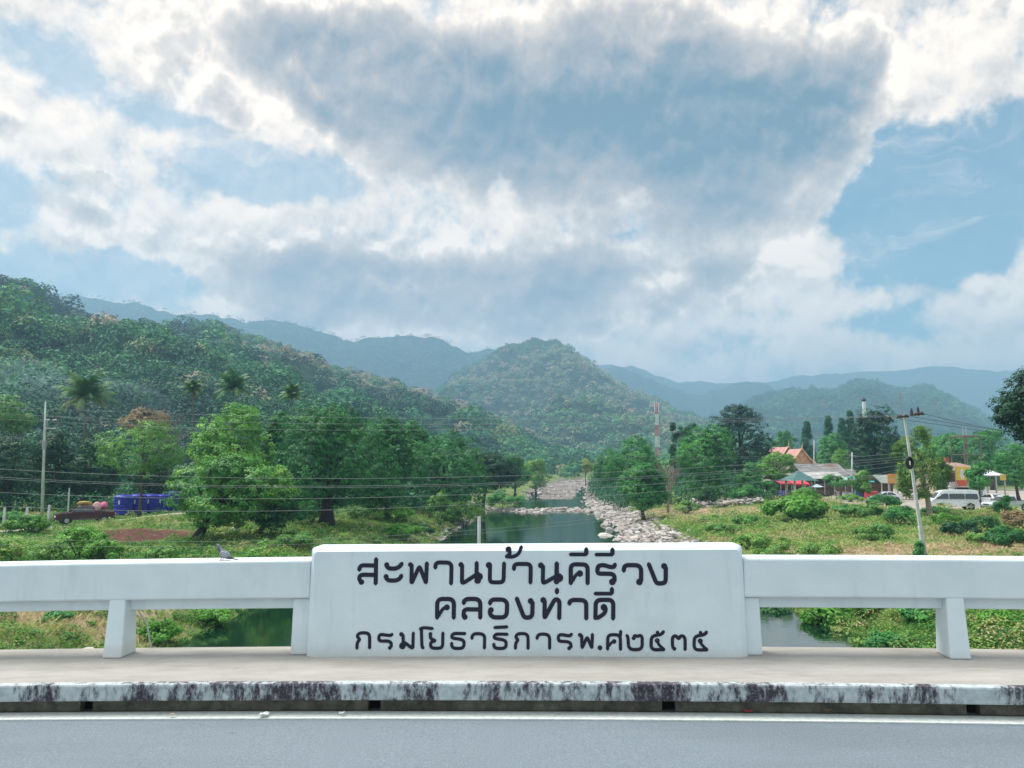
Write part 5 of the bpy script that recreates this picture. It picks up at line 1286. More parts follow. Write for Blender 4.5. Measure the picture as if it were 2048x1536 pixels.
# blue tanks
BLUE = mat('blue_plastic', (.006, .012, .36), .5, .12, 1.5)
for px, w, h, Y, lab in ((247, 33, 39, 93, 'leftmost and widest blue water tank beside the lane'), (277, 30, 40, 95, 'second blue water tank from the left, with white valve'), (303, 27, 38, 97, 'third blue water tank, behind the slender trunk'), (326, 24, 36, 99, 'fourth blue water tank partly behind leaves'), (346, 20, 38, 101, 'rightmost blue water tank hidden behind the broad low tree')):
    k = Y / F; r = w * k / 2; H = h * k; a = at(px, 1000, Y); a.z = max(float(hgt(a.x, Y)), at(px, 1030, Y).z)
    r0 = empty('water_tank', a, 0, lab, 'water tank', 'blue tanks along the lane')
    rad = []; pts = []
    for i in range(25):
        s = i / 24; z = H * s; q = r * (1 + .028 * (1 if (i // 2) % 2 else 0))
        if s > .93: q = r * (1 - (s - .93) * 2.4)
        pts.append((0, 0, z)); rad.append(q)
    MB().tube(pts, rad, 24).build('tank', BLUE, r0, False)
    MB().cyl((0, 0, H), (0, 0, H + .10), r * .35, r * .33, 18).build('lid', BLUE, r0, bevel=.02)
    MB().box(-.09, .09, -r - .06, -r + .02, H * .55, H * .75).build('valve', mat('white_plastic', (.7, .72, .74), .5), r0, bevel=.02)

# ================================================================== VEHICLES
GLASS = mat('car_glass', (.015, .02, .026), .06, .1, 2, spec=.9)
TYRE = mat('tyre', (.014, .014, .015), .85)
RIM = mat('alloy_rim', (.42, .43, .45), .3, metal=.8)
LAMP = mat('headlamp', (.65, .68, .70), .12)
TAIL = mat('tail_lamp', (.35, .01, .01), .2)
TRIM = mat('dark_trim', (.02, .02, .022), .6)
def paint(name, c, met=.0): return mat(name, c, .28, .06, 2.0, metal=met, coat=.6)
def vehicle(name, label, cat, loc, rz, kind, pm, group=None):
    root = empty(name, loc, rz, label, cat, group)
    K = dict(
     pickup=dict(hw=.88, low=[(-2.55, .55), (-2.0, .42), (2.35, .40), (2.58, .55), (2.62, .80), (2.50, .98), (2.2, 1.05), (1.25, 1.13), (-2.55, 1.13), (-2.6, .9)], cab=[(-.72, 1.12), (1.32, 1.12), (.62, 1.66), (.45, 1.73), (-.45, 1.76), (-.60, 1.70)], ax=(-1.62, 1.55), r=.38, belt=1.14, roof=1.66, wins=[[(-.62, 1.18), (.18, 1.18), (.18, 1.64), (-.50, 1.64)], [(.26, 1.18), (1.05, 1.18), (.52, 1.62), (.26, 1.64)]], ws=[(1.26, 1.17), (.66, 1.63)], rw=[(-.71, 1.20), (-.62, 1.64)]),
     van=dict(hw=.93, low=[(-2.62, .5), (-2.5, .36), (2.35, .36), (2.58, .5), (2.66, .85), (2.55, 1.12), (2.30, 1.24), (1.66, 2.0), (1.25, 2.24), (.6, 2.30), (-2.2, 2.30), (-2.5, 2.2), (-2.62, 1.4)], cab=None, ax=(-1.6, 1.55), r=.35, belt=1.22, roof=2.1, wins=[[(-2.45, 1.25), (-1.1, 1.25), (-1.1, 1.85), (-2.38, 1.85)], [(-1.0, 1.25), (.62, 1.25), (.62, 1.85), (-1.0, 1.85)], [(.75, 1.25), (2.05, 1.25), (1.55, 1.82), (.75, 1.85)]], ws=[(2.24, 1.31), (1.68, 1.98)], rw=[(-2.615, 1.35), (-2.56, 1.95)]),
     sedan=dict(hw=.86, low=[(-2.2, .45), (-2.0, .34), (2.1, .33), (2.26, .48), (2.24, .66), (2.05, .78), (1.1, .92), (-1.55, .98), (-2.12, .97), (-2.26, .75)], cab=[(-1.75, .95), (1.15, .90), (.42, 1.36), (.1, 1.43), (-.6, 1.45), (-.95, 1.40)], ax=(-1.3, 1.38), r=.31, belt=.95, roof=1.38, wins=[[(-1.25, .99), (-.12, .98), (-.12, 1.37), (-.78, 1.37)], [(-.04, .98), (.88, .96), (.36, 1.31), (-.04, 1.37)]], ws=[(1.08, .95), (.46, 1.33)], rw=[(-1.66, 1.0), (-1.0, 1.38)]))[kind]
    hw = K['hw']; belt, roof = K['belt'], K['roof']
    def hy(z):
        if z < .75: return hw - .05 * (.75 - z) / .4
        if z < belt: return hw
        return hw - .20 * min(1.2, (z - belt) / (roof - belt)) * (1 if kind != 'van' else .75)
    def solid(poly):
        mb = MB(); n = len(poly)
        xm = max(abs(p[0]) for p in poly)
        tap = lambda x: 1 - .10 * max(0, (abs(x) / xm - .8) / .2) ** 2
        vs = [(x, -hy(z) * tap(x), z) for x, z in poly] + [(x, hy(z) * tap(x), z) for x, z in poly]
        mb.add(vs, [tuple(range(n)), tuple(range(2 * n - 1, n - 1, -1))] + [((i + 1) % n, i, n + i, n + (i + 1) % n) for i in range(n)])
        return mb
    solid(K['low']).build('body', pm, root, bevel=.045, seg=3)
    if K['cab']: solid(K['cab']).build('cab', pm, root, bevel=.05, seg=3)
    for s in (-1, 1):
        for wv in K['wins']:
            mb = MB(); vs = [(x, s * (hy(z) + .004), z) for x, z in wv] + [(x, s * (hy(z) - .03), z) for x, z in wv]; n = len(wv)
            mb.add(vs, [tuple(range(n)), tuple(range(2 * n - 1, n - 1, -1))] + [((i + 1) % n, i, n + i, n + (i + 1) % n) for i in range(n)]); mb.build('side_window', GLASS, root)
    for nm, (p, q), off in (('windscreen', K['ws'], .014), ('rear_window', K['rw'], -.014)):
        mb = MB(); y0, y1 = hy(p[1]) - .10, hy(q[1]) - .10
        mb.loft([[(p[0] + off, -y0, p[1]), (p[0] + off, y0, p[1]), (q[0] + off, y1, q[1]), (q[0] + off, -y1, q[1])], [(p[0] - off * 2, -y0, p[1]), (p[0] - off * 2, y0, p[1]), (q[0] - off * 2, y1, q[1]), (q[0] - off * 2, -y1, q[1])]]); mb.build(nm, GLASS, root)
    xf = max(p[0] for p in K['low']); xr_ = min(p[0] for p in K['low']); r = K['r']
    for ax in K['ax']:
        for s in (-1, 1):
            MB().cyl((ax, s * (hw - .02), r + .02), (ax, s * (hw + .006), r + .02), r * 1.22, n=24).build('wheel_arch', TRIM, root)
            w = MB().tube([(ax, s * (hw - .20), r), (ax, s * (hw - .18), r), (ax, s * (hw + .0), r), (ax, s * (hw + .025), r)], [r * .9, r, r, r * .92], 24).build('wheel', TYRE, root)
            MB().cyl((ax, s * (hw - .01), r), (ax, s * (hw + .034), r), r * .64, r * .56, 18).build('rim', RIM, w)
    zl = .72 if kind == 'pickup' else (.88 if kind == 'van' else .66)
    for s in (-1, 1):
        MB().box(xf - .16, xf - .01, s * (hw - .22) - .16, s * (hw - .22) + .16, zl - .02, zl + .15).build('headlight', LAMP, root, bevel=.03)
        MB().box(xr_ - .012, xr_ + .08, s * (hw - .16) - .07, s * (hw - .16) + .07, zl + .02, zl + .30).build('tail_light', TAIL, root, bevel=.02)
        mx_ = K['ws'][0][0] - .25; MB().box(mx_ - .06, mx_ + .06, s * (hw + .09) - .09, s * (hw + .09) + .09, belt + .02, belt + .20).build('mirror', TRIM, root, bevel=.03)
    MB().box(xf - .10, xf + .035, -.42, .42, zl - .02, zl + .12).build('grille', TRIM, root, bevel=.02)
    MB().box(xf - .12, xf + .05, -hw * .92, hw * .92, .38, .54).build('bumper', TRIM if kind == 'pickup' else pm, root, bevel=.04)
    MB().box(xr_ - .05, xr_ + .1, -hw * .9, hw * .9, .40, .56).build('bumper', TRIM if kind == 'pickup' else pm, root, bevel=.04)
    if kind == 'pickup':
        MB().box(-2.46, -.80, -.74, .74, 1.10, 1.136).build('bed', TRIM, root)
        for s in (-1, 1): MB().tube([(-2.5, s * .78, 1.2), (-.8, s * .78, 1.2)], .03, 6).build('bed_rail', TRIM, root)
    return root
def park(px, Y, z=None):
    a = at(px, 1000, Y); a.z = float(hgt(a.x, Y)) + .01 if z is None else z; return a
# left pickup and its load
lp_ = park(170, 76.5); lp_.z = float(road_left_z(lp_.x)) + .03
rz_ = R(180 + 36)
vehicle('pickup_truck', 'dark maroon pickup truck loaded with bundles on the left lane', 'pickup truck', lp_, rz_, 'pickup', paint('maroon_paint', (.055, .012, .028)))
def bundle(lx_, ly_, lz_, rx_, ry_, rz2, c, nm, lab, seed):
    M = Matrix.Translation(lp_) @ Matrix.Rotation(rz_, 4, 'Z')
    v = rock_shape(seed, .9, 3) * np.array([rx_, ry_, rz2]); v = v * (1 + .05 * np.random.default_rng(seed).normal(size=(len(v), 1)))
    mb = MB(); mb.add([Vector(q) for q in v], [tuple(f) for f in IF]); o = mb.build(nm, c, None, True); o.matrix_world = M @ Matrix.Translation((lx_, ly_, lz_)); tag(o, lab, 'bundle', 'bundles on the dark pickup')
bundle(.05, .0, 1.95, .75, .5, .26, mat('ochre_tarp', (.42, .27, .08), .8, .3, 5), 'tarp_bundle', 'ochre wrapped bundle lying on the dark pickup\'s cab roof', 41)
bundle(-1.05, .25, 1.62, .42, .42, .56, mat('pale_pink_sack', (.60, .33, .35), .85, .2, 4), 'cloth_sack', 'pale pink sack standing in the dark pickup\'s bed behind the cab', 42)
bundle(-1.75, -.1, 1.60, .45, .50, .52, mat('pink_sack', (.55, .12, .24), .85, .2, 4), 'cloth_sack', 'deep pink sack at the back of the dark pickup\'s bed', 43)
bundle(-1.35, -.35, 1.45, .40, .36, .36, mat('brown_sack', (.20, .12, .09), .85, .2, 4), 'cloth_sack', 'brown sack low between the pink sacks on the dark pickup', 44)
# right side
SILV = paint('silver_paint', (.52, .56, .60), .1); WHIT = paint('white_paint', (.72, .75, .77))
vehicle('minivan', 'white high-roof passenger van parked by the house with the yellow banner', 'van', park(1906, 93), R(180 - 12), 'van', WHIT)
vehicle('pickup_truck', 'silver pickup truck at the right edge, nose pointing left', 'pickup truck', park(2012, 89), R(180 + 10), 'pickup', SILV)
vehicle('sedan_car', 'white car parked behind the shrubs left of the leaning pole', 'car', park(1771, 112), R(180 - 8), 'sedan', WHIT)
vehicle('sedan_car', 'small white car half hidden between the van and the silver pickup', 'car', park(1984, 104), R(90), 'sedan', WHIT)

# ================================================================== VILLAGE
def slab(mb, a, b_, c, d, th=.08):
    """sloped roof sheet with thickness"""
    a, b_, c, d = map(Vector, (a, b_, c, d)); dn = Vector((0, 0, -th)); return mb.loft([[a, b_, c, d], [a + dn, b_ + dn, c + dn, d + dn]])
TINGREY = mat('rusty_grey_roof', (.20, .19, .185), .8, .3, .8, (.16, .085, .06)); TINDARK = mat('dark_tin_roof', (.075, .085, .10), .7, .3, .8)
CREAM = mat('cream_wall', (.52, .45, .33), .9, .12, .7); WOOD = mat('weathered_wood', (.16, .11, .075), .9, .3, 3); WPOST = mat('pale_post', (.45, .42, .38), .9, .2, 2)
def zat(px, py, Y): return at(px, py, Y).z
def xat(px, Y): return at(px, 960, Y).x
# temple
Y = 172; tx = xat(1606, Y); tz = float(hgt(tx, Y)) - .3
tm = empty('temple', (tx, Y, tz), R(14), 'temple hall with steep pink-orange gabled roof and spired finials behind the market', 'temple')
ap = zat(1606, 893, Y) - tz; ev = zat(1606, 926, Y) - tz; W2 = 3.0
TROOF = mat('temple_roof_tile', (.45, .21, .19), .7, .25, 2.0, (.52, .31, .27)); TEDGE = mat('temple_gilt_edge', (.62, .40, .22), .6, .2, 3); PED = mat('temple_pediment', (.55, .30, .17), .8, .25, 2.2, (.38, .15, .11))
MB().box(-W2 + .3, W2 - .3, .4, 12, 0, ev - .15).build('wall', CREAM, tm)
def gable(y0, y1, apz, w, evz, nm):
    r_ = MB()
    for s in (-1, 1):
        slab(r_, (0, y0, apz), (s * w * .55, y0, evz + (apz - evz) * .36), (s * w * .55, y1, evz + (apz - evz) * .36), (0, y1, apz), .12)
        slab(r_, (s * w * .55, y0, evz + (apz - evz) * .36), (s * w, y0, evz - .1), (s * w, y1, evz - .1), (s * w * .55, y1, evz + (apz - evz) * .36), .12)
    r_.build(nm, TROOF, tm, fix=False)
    e = MB()
    for s in (-1, 1): e.tube([(0, y0 - .05, apz + .12), (s * w * .56, y0 - .05, evz + (apz - evz) * .39), (s * w * 1.04, y0 - .05, evz - .02), (s * w * 1.14, y0 - .05, evz + .45)], [.13, .15, .13, .05], 6)
    e.build('bargeboard', TEDGE, tm)
    MB().tube([(0, y0 - .05, apz), (0, y0 - .12, apz + .7), (0, y0 - .35, apz + 1.5)], [.16, .09, .02], 8).build('finial', TEDGE, tm)
gable(0, 5, ap - .5, W2, ev, 'roof'); gable(5.0, 12, ap + .05, W2 * .96, ev + .5, 'upper_roof')
MB().prism([(-W2 * .9, ev), (W2 * .9, ev), (W2 * .52, ev + (ap - .5 - ev) * .40), (0, ap - .75), (-W2 * .52, ev + (ap - .5 - ev) * .40)], .30, .45).build('pediment', PED, tm)
MB().box(-W2, W2 + 1.8, -1.2, .25, ev - 1.4, ev - 1.2).build('porch_roof', TROOF, tm)
# sheds
def shed(label, px0, px1, Y, yr, ye, depth, mroof, walls=WOOD, nposts=4, group='market sheds'):
    x0, x1 = xat(px0, Y), xat(px1, Y); gz = float(hgt((x0 + x1) / 2, Y)); zr = zat(px0, yr, Y) - gz; ze = zat(px0, ye, Y) - gz; cx = (x0 + x1) / 2; hw = (x1 - x0) / 2
    r0 = empty('market_shed', (cx, Y, gz), 0, label, 'market stall', group)
    mb = MB(); slab(mb, (-hw, -.2, ze), (hw, -.2, ze), (hw, depth * .55, zr), (-hw, depth * .55, zr)); slab(mb, (-hw, depth * .55, zr + .02), (hw, depth * .55, zr + .02), (hw, depth, ze + .3), (-hw, depth, ze + .3)); mb.build('roof', mroof, r0, fix=False)
    for i in range(nposts): MB().box(-hw * .95 + 1.9 * hw * i / (nposts - 1) - .06, -hw * .95 + 1.9 * hw * i / (nposts - 1) + .06, 0, .12, 0, ze + .02).build('post', WPOST, r0)
    MB().box(-hw * .9, hw * .9, depth * .75, depth * .8, 0, ze).build('back_wall', walls, r0)
    MB().box(-hw * .8, hw * .3, .5, 1.2, .1, .95).build('counter', WOOD, r0, bevel=.02)
    return r0
shed('long market shed with rusty grey roof in front of the temple', 1606, 1700, 142, 927, 950, 9, TINGREY, nposts=6)
shed('lower market shed with pale tin eaves below the temple', 1608, 1690, 134, 944, 957, 5, mat('pale_tin_roof', (.38, .37, .35), .7, .25, .8), nposts=5)
shed('small dark-roofed shed at the left end of the market', 1543, 1590, 136, 950, 962, 5, TINDARK, nposts=3)
shed('brown-roofed shed right of the market beside the black-green tree', 1690, 1722, 150, 938, 958, 6, TINGREY, nposts=3)
shed('low shop with dark openings left of the golden-green tree', 1762, 1812, 118, 950, 966, 5, mat('grey_green_roof', (.20, .23, .20), .8, .2, .8), nposts=4)
# kiosk with pyramid roof
Y = 122; kx_ = xat(1597, Y); gz = float(hgt(kx_, Y)); kz = zat(1597, 941, Y) - gz; ke = zat(1597, 961, Y) - gz; kw = 28 * Y / F
kio = empty('pavilion', (kx_, Y, gz), R(8), 'open pavilion with green pyramid roof on pale posts at the market', 'pavilion')
GROOF = mat('green_roof', (.045, .13, .12), .6, .25, 1.5)
mb = MB(); q = .32
mb.loft([[(-kw, -kw, ke), (kw, -kw, ke), (kw, kw, ke), (-kw, kw, ke)], [(-kw * .55, -kw * .55, ke + (kz - ke) * .42), (kw * .55, -kw * .55, ke + (kz - ke) * .42), (kw * .55, kw * .55, ke + (kz - ke) * .42), (-kw * .55, kw * .55, ke + (kz - ke) * .42)], [(-.05, -.05, kz), (.05, -.05, kz), (.05, .05, kz), (-.05, .05, kz)]]); mb.build('roof', GROOF, kio)
for sx in (-1, 1):
    for sy in (-1, 1): MB().box(sx * kw * .62 - .11, sx * kw * .62 + .11, sy * kw * .62 - .11, sy * kw * .62 + .11, 0, ke + .05).build('post', WPOST, kio)
MB().box(-kw * .6, kw * .6, kw * .3, kw * .45, .1, .9).build('bench', WOOD, kio)
# awning stalls
def stall(name, label, px0, px1, Y, yt, yb, mcan, mcnt, valance=None, ycnt=None):
    x0, x1 = xat(px0, Y), xat(px1, Y); cx = (x0 + x1) / 2; hw = (x1 - x0) / 2; gz = float(hgt(cx, Y)); zt = zat(px0, yt, Y) - gz; zb = zat(px0, yb, Y) - gz
    r0 = empty(name, (cx, Y, gz), 0, label, 'market stall', 'awning stalls')
    mb = MB(); slab(mb, (-hw, -1.2, zb + .15), (hw, -1.2, zb + .15), (hw, 1.3, zt), (-hw, 1.3, zt), .05); mb.build('awning', mcan, r0, fix=False)
    n = 12; v = MB()
    for i in range(n):
        a = -hw + 2 * hw * i / n; c = a + 2 * hw / n; v.add([(a, -1.22, zb + .16), (c, -1.22, zb + .16), (c, -1.22, zb), ((a + c) / 2, -1.22, zb - .16), (a, -1.22, zb)], [(0, 1, 2, 3, 4)])
    o = v.build('valance', valance or mcan, r0, fix=False); sm = o.modifiers.new('t', 'SOLIDIFY'); sm.thickness = .03
    for s in (-1, 1): MB().tube([(s * hw * .96, -1.15, 0), (s * hw * .96, -1.15, zb + .1)], .05, 6).build('post', WPOST, r0)
    MB().box(-hw * .9, hw * .9, -.6, .2, .05, 1.0).build('counter', mcnt, r0, bevel=.02)
    MB().box(-hw, hw, 1.2, 1.3, 0, zt - .1).build('back_wall', WOOD, r0)
TEAL = mat('teal_awning', (.06, .36, .34), .7, .2, 2, (.20, .50, .45)); BLUEC = mat('blue_counter', (.02, .05, .30), .6); REDC = mat('red_awning', (.55, .04, .06), .7, .2, 2)
stall('market_stall', 'market stall with scalloped teal awning and blue counter', 1702, 1744, 124, 953, 966, TEAL, BLUEC)
stall('market_stall', 'market stall with faded teal side awning next to the slim pole', 1684, 1704, 128, 955, 964, mat('pale_teal', (.28, .42, .40), .8), WOOD)
stall('market_stall', 'market stall under the red awning below the green pyramid roof', 1580, 1614, 129, 961, 969, REDC, WOOD)
stall('market_stall', 'market stall with dark red awning left of the pavilion', 1556, 1578, 129, 962, 969, mat('dark_red', (.30, .03, .05), .7), BLUEC)
# parasol
Y = 120; ux = xat(1633, Y); gz = float(hgt(ux, Y)); zc = zat(1633, 968, Y) - gz
pa = empty('parasol', (ux, Y, gz), 0, 'pale blue parasol standing before the market sheds', 'parasol')
MB().tube([(0, 0, 0), (0, 0, zc)], .03, 6).build('pole', STEEL, pa)
MB().tube([(0, 0, zc - .45), (0, 0, zc - .42), (0, 0, zc)], [1.05, 1.0, .05], 10, cap=False).build('canopy', mat('parasol_cloth', (.42, .52, .60), .8), pa)
# freezer and red cart
def small_box(name, label, cat, px, Y, w, h, m, m2):
    x = xat(px, Y); gz = float(hgt(x, Y)); k = Y / F; r0 = empty(name, (x, Y, gz), R(6), label, cat)
    MB().box(-w * k / 2, w * k / 2, -.4, .4, .12, h * k).build('cabinet', m, r0, bevel=.05)
    MB().box(-w * k / 2 - .03, w * k / 2 + .03, -.43, .43, h * k + .002, h * k + .09).build('lid', m2, r0, bevel=.03)
    for s in (-1, 1): MB().cyl((s * w * k * .35, -.42, .14), (s * w * k * .35, -.34, .14), .14, n=14).build('wheel', TYRE, r0)
small_box('chest_freezer', 'white chest freezer beside the blue market counter', 'freezer', 1693, 119, 15, 13, mat('white_enamel', (.72, .74, .76), .4), STEEL)
small_box('food_cart', 'red food cart just left of the white car', 'cart', 1741, 117, 24, 16, mat('red_enamel', (.55, .05, .06), .4), mat('red_lid', (.62, .16, .16), .5))
# motorbikes by the stalls
def motorbike(label, px, Y, rz, c):
    x = xat(px, Y); r0 = empty('motorbike', (x, Y, float(hgt(x, Y))), rz, label, 'motorbike', 'motorbikes at the market')
    for wx_ in (-.62, .62):
        MB().tube([(wx_ + .27 * math.cos(a), 0, .29 + .27 * math.sin(a)) for a in np.linspace(0, 2 * math.pi, 17)], .045, 6, cap=False).build('wheel', TYRE, r0)
    MB().tube([(.62, 0, .29), (.42, 0, .95), (.38, 0, 1.02)], .04, 6).build('fork', STEEL, r0)
    MB().tube([(.38, -.32, 1.02), (.4, 0, 1.0), (.38, .32, 1.02)], .025, 6).build('handlebar', TRIM, r0)
    MB().loft([[(.45, -.12, .95), (.45, .12, .95), (.45, .1, .5), (.45, -.1, .5)], [(.15, -.14, .55), (.15, .14, .55), (.15, .12, .3), (.15, -.12, .3)], [(-.35, -.15, .72), (-.35, .15, .72), (-.35, .14, .35), (-.35, -.14, .35)], [(-.85, -.08, .80), (-.85, .08, .80), (-.85, .06, .65), (-.85, -.06, .65)]]).build('body', c, r0, bevel=.04)
    MB().box(-.70, .02, -.14, .14, .74, .84).build('seat', TRIM, r0, bevel=.04)
motorbike('blue motorbike parked under the dark red awning', 1562, 121, R(20), paint('blue_paint', (.03, .06, .30)))
motorbike('dark motorbike parked in front of the long market shed', 1650, 121, R(-15), paint('dark_paint', (.03, .03, .04)))
# house with banner
Y = 108; hx = xat(1926, Y); gz = float(hgt(hx, Y)); k = Y / F
ho = empty('house', (hx, Y, gz), R(4), 'two-storey cream house with brown hipped roof, behind the white van', 'house')
ze = zat(1926, 941, Y) - gz; zr = zat(1926, 925, Y) - gz; hw = 36 * k
MB().box(-hw, hw, .0, 7, 0, ze).build('wall', CREAM, ho)
HROOF = mat('brown_roof_tile', (.30, .19, .15), .8, .2, 1.5)
MB().loft([[(-hw - .8, -.9, ze), (hw + .8, -.9, ze), (hw + .8, 7.9, ze), (-hw - .8, 7.9, ze)], [(-hw * .5, 3, zr), (hw * .5, 3, zr), (hw * .5, 4, zr), (-hw * .5, 4, zr)]]).build('roof', HROOF, ho)
MB().box(hw * -.08, hw * .12, 3.2, 3.7, zr - .1, zr + .7).build('chimney', mat('red_brick', (.34, .09, .06), .9), ho)
for x0, x1, z0, z1 in ((-hw * .86, -hw * .48, ze * .58, ze * .92), (hw * .30, hw * .62, ze * .58, ze * .92)):
    f_ = MB().box(x0 - .08, x1 + .08, -.06, .02, z0 - .08, z1 + .08).build('window', WPOST, ho); MB().box(x0, x1, -.075, -.04, z0, z1).build('pane', mat('dark_red_shutter', (.12, .035, .045), .5), f_)
MB().box(-hw - .3, hw * .6, -1.3, .0, ze * .50, ze * .53).build('balcony', mat('white_render', (.66, .67, .67), .8), ho)
MB().box(-hw - .28, hw * .58, -1.3, -1.22, ze * .532, ze * .66).build('balcony_rail', mat('white_render', (.66, .67, .67), .8), ho)
MB().box(-hw * .7, hw * .7, -.04, .03, .05, ze * .47).build('shopfront', TRIM, ho)
for i, x in enumerate((-hw * .95, hw * .85)): MB().box(x - .28, x + .28, -1.25, -.75, 0, ze * .498).build('pillar', mat('white_render', (.66, .67, .67), .8), ho, bevel=.02)
# banner
bz0, bz1 = zat(1925, 972, Y - 2) - gz, zat(1925, 933, Y - 2) - gz; bx_ = xat(1925, Y - 2); bw = 13 * k
ba = empty('banner', (bx_, Y - 2, gz), R(4), 'tall yellow banner with red foot and pale emblem hung on the house front', 'banner')
MB().box(-bw, bw, -.03, .03, bz0 + (bz1 - bz0) * .3, bz1).build('cloth', mat('yellow_cloth', (.72, .48, .05), .8, .1, 2), ba)
MB().prism([(-bw * .95, bz0 + (bz1 - bz0) * .298), (bw * .95, bz0 + (bz1 - bz0) * .298), (bw * .72, bz0), (-bw * .72, bz0)], -.03, .03).build('red_foot', mat('red_cloth', (.62, .10, .06), .8, .1, 2), ba)
MB().ell((0, -.035, bz0 + (bz1 - bz0) * .62), (bw * .38, .02, bw * .85), 16, 10).build('emblem', mat('pale_cloth', (.70, .66, .55), .8, .15, 3), ba)
for s in (-1, 1): MB().tube([(s * bw * 1.02, .02, 0), (s * bw * 1.02, .02, bz1)], .05, 6).build('pole', STEEL, ba)
# white roofed annex
Y = 112; ax_ = xat(1976, Y); gz = float(hgt(ax_, Y)); k = Y / F; zr = zat(1976, 934, Y) - gz; ze = zat(1976, 950, Y) - gz; hw = 27 * k
an = empty('shop_building', (ax_, Y, gz), 0, 'open shop with bright white sloping roof right of the house', 'shop')
mb = MB(); slab(mb, (-hw, -1, ze), (hw, -1, ze), (hw, 5, zr), (-hw, 5, zr), .12); mb.build('roof', mat('white_metal_roof', (.70, .72, .74), .5), an, fix=False)
MB().box(-hw * .95, hw * .95, 4.4, 4.6, 0, zr - .2).build('back_wall', CREAM, an)
for i in range(4): MB().box(-hw * .95 + hw * 1.9 * i / 3 - .08, -hw * .95 + hw * 1.9 * i / 3 + .08, -.9, -.74, 0, ze - .1).build('post', WPOST, an)
MB().box(hw * .55, hw * .98, -1.12, -1.02, ze - .75, ze + .1).build('sign_board', mat('yellow_board', (.60, .42, .10), .8), an)
# orange sign
Y = 114; sx_ = xat(1784, Y); gz = float(hgt(sx_, Y)); k = Y / F
sg = empty('shop_sign', (sx_, Y, gz), 0, 'orange shop sign on posts seen left of the golden-green tree', 'sign')
MB().box(-9 * k, 9 * k, -.06, .06, zat(1784, 967, Y) - gz, zat(1784, 948, Y) - gz).build('board', mat('orange_board', (.60, .27, .08), .7, .15, 2, (.66, .45, .22)), sg, bevel=.02)
for s in (-1, 1): MB().tube([(s * 7 * k, .1, 0), (s * 7 * k, .1, zat(1784, 950, Y) - gz)], .06, 6).build('post', WPOST, sg)
# water tank scaffold
Y = 150; sx_ = xat(1935, Y); gz = float(hgt(sx_, Y)); k = Y / F; zt = zat(1935, 874, Y) - gz; hw = 18 * k
sc_ = empty('scaffold_tower', (sx_, Y, gz), R(10), 'tall rusty steel tank scaffold above the trees behind the house', 'scaffold')
RUST = mat('rusty_steel', (.16, .12, .10), .85, .3, 2)
mb = MB()
for sx in (-1, 1):
    for sy in (-1, 1): MB().tube([(sx * hw, sy * hw, 0), (sx * hw, sy * hw, zt)], .12, 6).build('leg', RUST, sc_)
for z in (zt * .35, zt * .68):
    for sx, sy, ex, ey in ((-1, -1, 1, -1), (1, -1, 1, 1), (1, 1, -1, 1), (-1, 1, -1, -1)): mb.tube([(sx * hw, sy * hw, z), (ex * hw, ey * hw, z)], .06, 5); mb.tube([(sx * hw, sy * hw, z - zt * .32), (ex * hw, ey * hw, z)], .045, 5)
mb.build('brace', RUST, sc_)
MB().box(-hw * 1.08, hw * 1.08, -hw * 1.08, hw * 1.08, zt, zt + .25).build('platform', RUST, sc_)
for x in (-.35, .3): MB().tube([(x, 0, zt + .25), (x, 0, zt + 1.9)], .07, 6).build('pipe', WPOST, sc_)
# radio mast
Y = 520; mx_ = xat(1316, Y); gz = float(hgt(mx_, Y)); zt = zat(1316, 806, Y) - gz
ma = empty('radio_mast', (mx_, Y, gz), R(20), 'red and white lattice radio mast beyond the river trees', 'radio mast')
RED = mat('mast_red', (.50, .10, .08), .7); MWH = mat('mast_white', (.68, .68, .66), .7)
for j in range(6):
    mb = MB(); z0, z1 = zt * j / 6, zt * (j + 1) / 6; w0, w1 = 1.35 - .75 * j / 6, 1.35 - .75 * (j + 1) / 6
    cs = ((-1, -1), (1, -1), (1, 1), (-1, 1))
    for (sx, sy) in cs: mb.tube([(sx * w0, sy * w0, z0), (sx * w1, sy * w1, z1)], .11, 5)
    for i in range(4):
        (sx, sy), (ex, ey) = cs[i], cs[(i + 1) % 4]
        for h in range(3):
            a = h / 3; c = (h + 1) / 3; wa = w0 + (w1 - w0) * a; wc = w0 + (w1 - w0) * c; za = z0 + (z1 - z0) * a; zc = z0 + (z1 - z0) * c
            mb.tube([(sx * wa, sy * wa, za), (ex * wc, ey * wc, zc)], .06, 4); mb.tube([(ex * wa, ey * wa, za), (sx * wc, sy * wc, zc)], .06, 4)
    mb.build('lattice_section', RED if j % 2 else MWH, ma, fix=False)
for i in range(6):
    a = i * math.pi / 3; MB().box(-.25, .25, -.15, .15, -1.6, 1.6).map(lambda v: Matrix.Rotation(a, 3, 'Z') @ v + Vector((1.4 * math.cos(a), 1.4 * math.sin(a), zt - 1.2 - 3.2 * (i % 2)))).build('antenna', MWH, ma)
MB().tube([(0, 0, zt), (0, 0, zt + 3.5)], [.15, .04], 6).build('spike', MWH, ma)
# white monument column
Y = 300; ox = xat(1735, Y); gz = float(hgt(ox, Y)); k = Y / F; zt = zat(1735, 803, Y) - gz
mo = empty('monument', (ox, Y, gz), 0, 'white tower with black round cap showing above the black-green tree', 'tower')
MB().tube([(0, 0, 0), (0, 0, zt)], [1.1, .62], 12).build('shaft', mat('white_shaft', (.66, .67, .66), .8), mo)
MB().ell((0, 0, zt + .55), (.85, .85, .85), 14, 10).build('cap', mat('black_cap', (.015, .015, .018), .5), mo, True)
MB().tube([(0, 0, zt + 1.3), (0, 0, zt + 1.9)], [.18, .03], 8).build('tip', mat('black_cap', (.015, .015, .018), .5), mo)
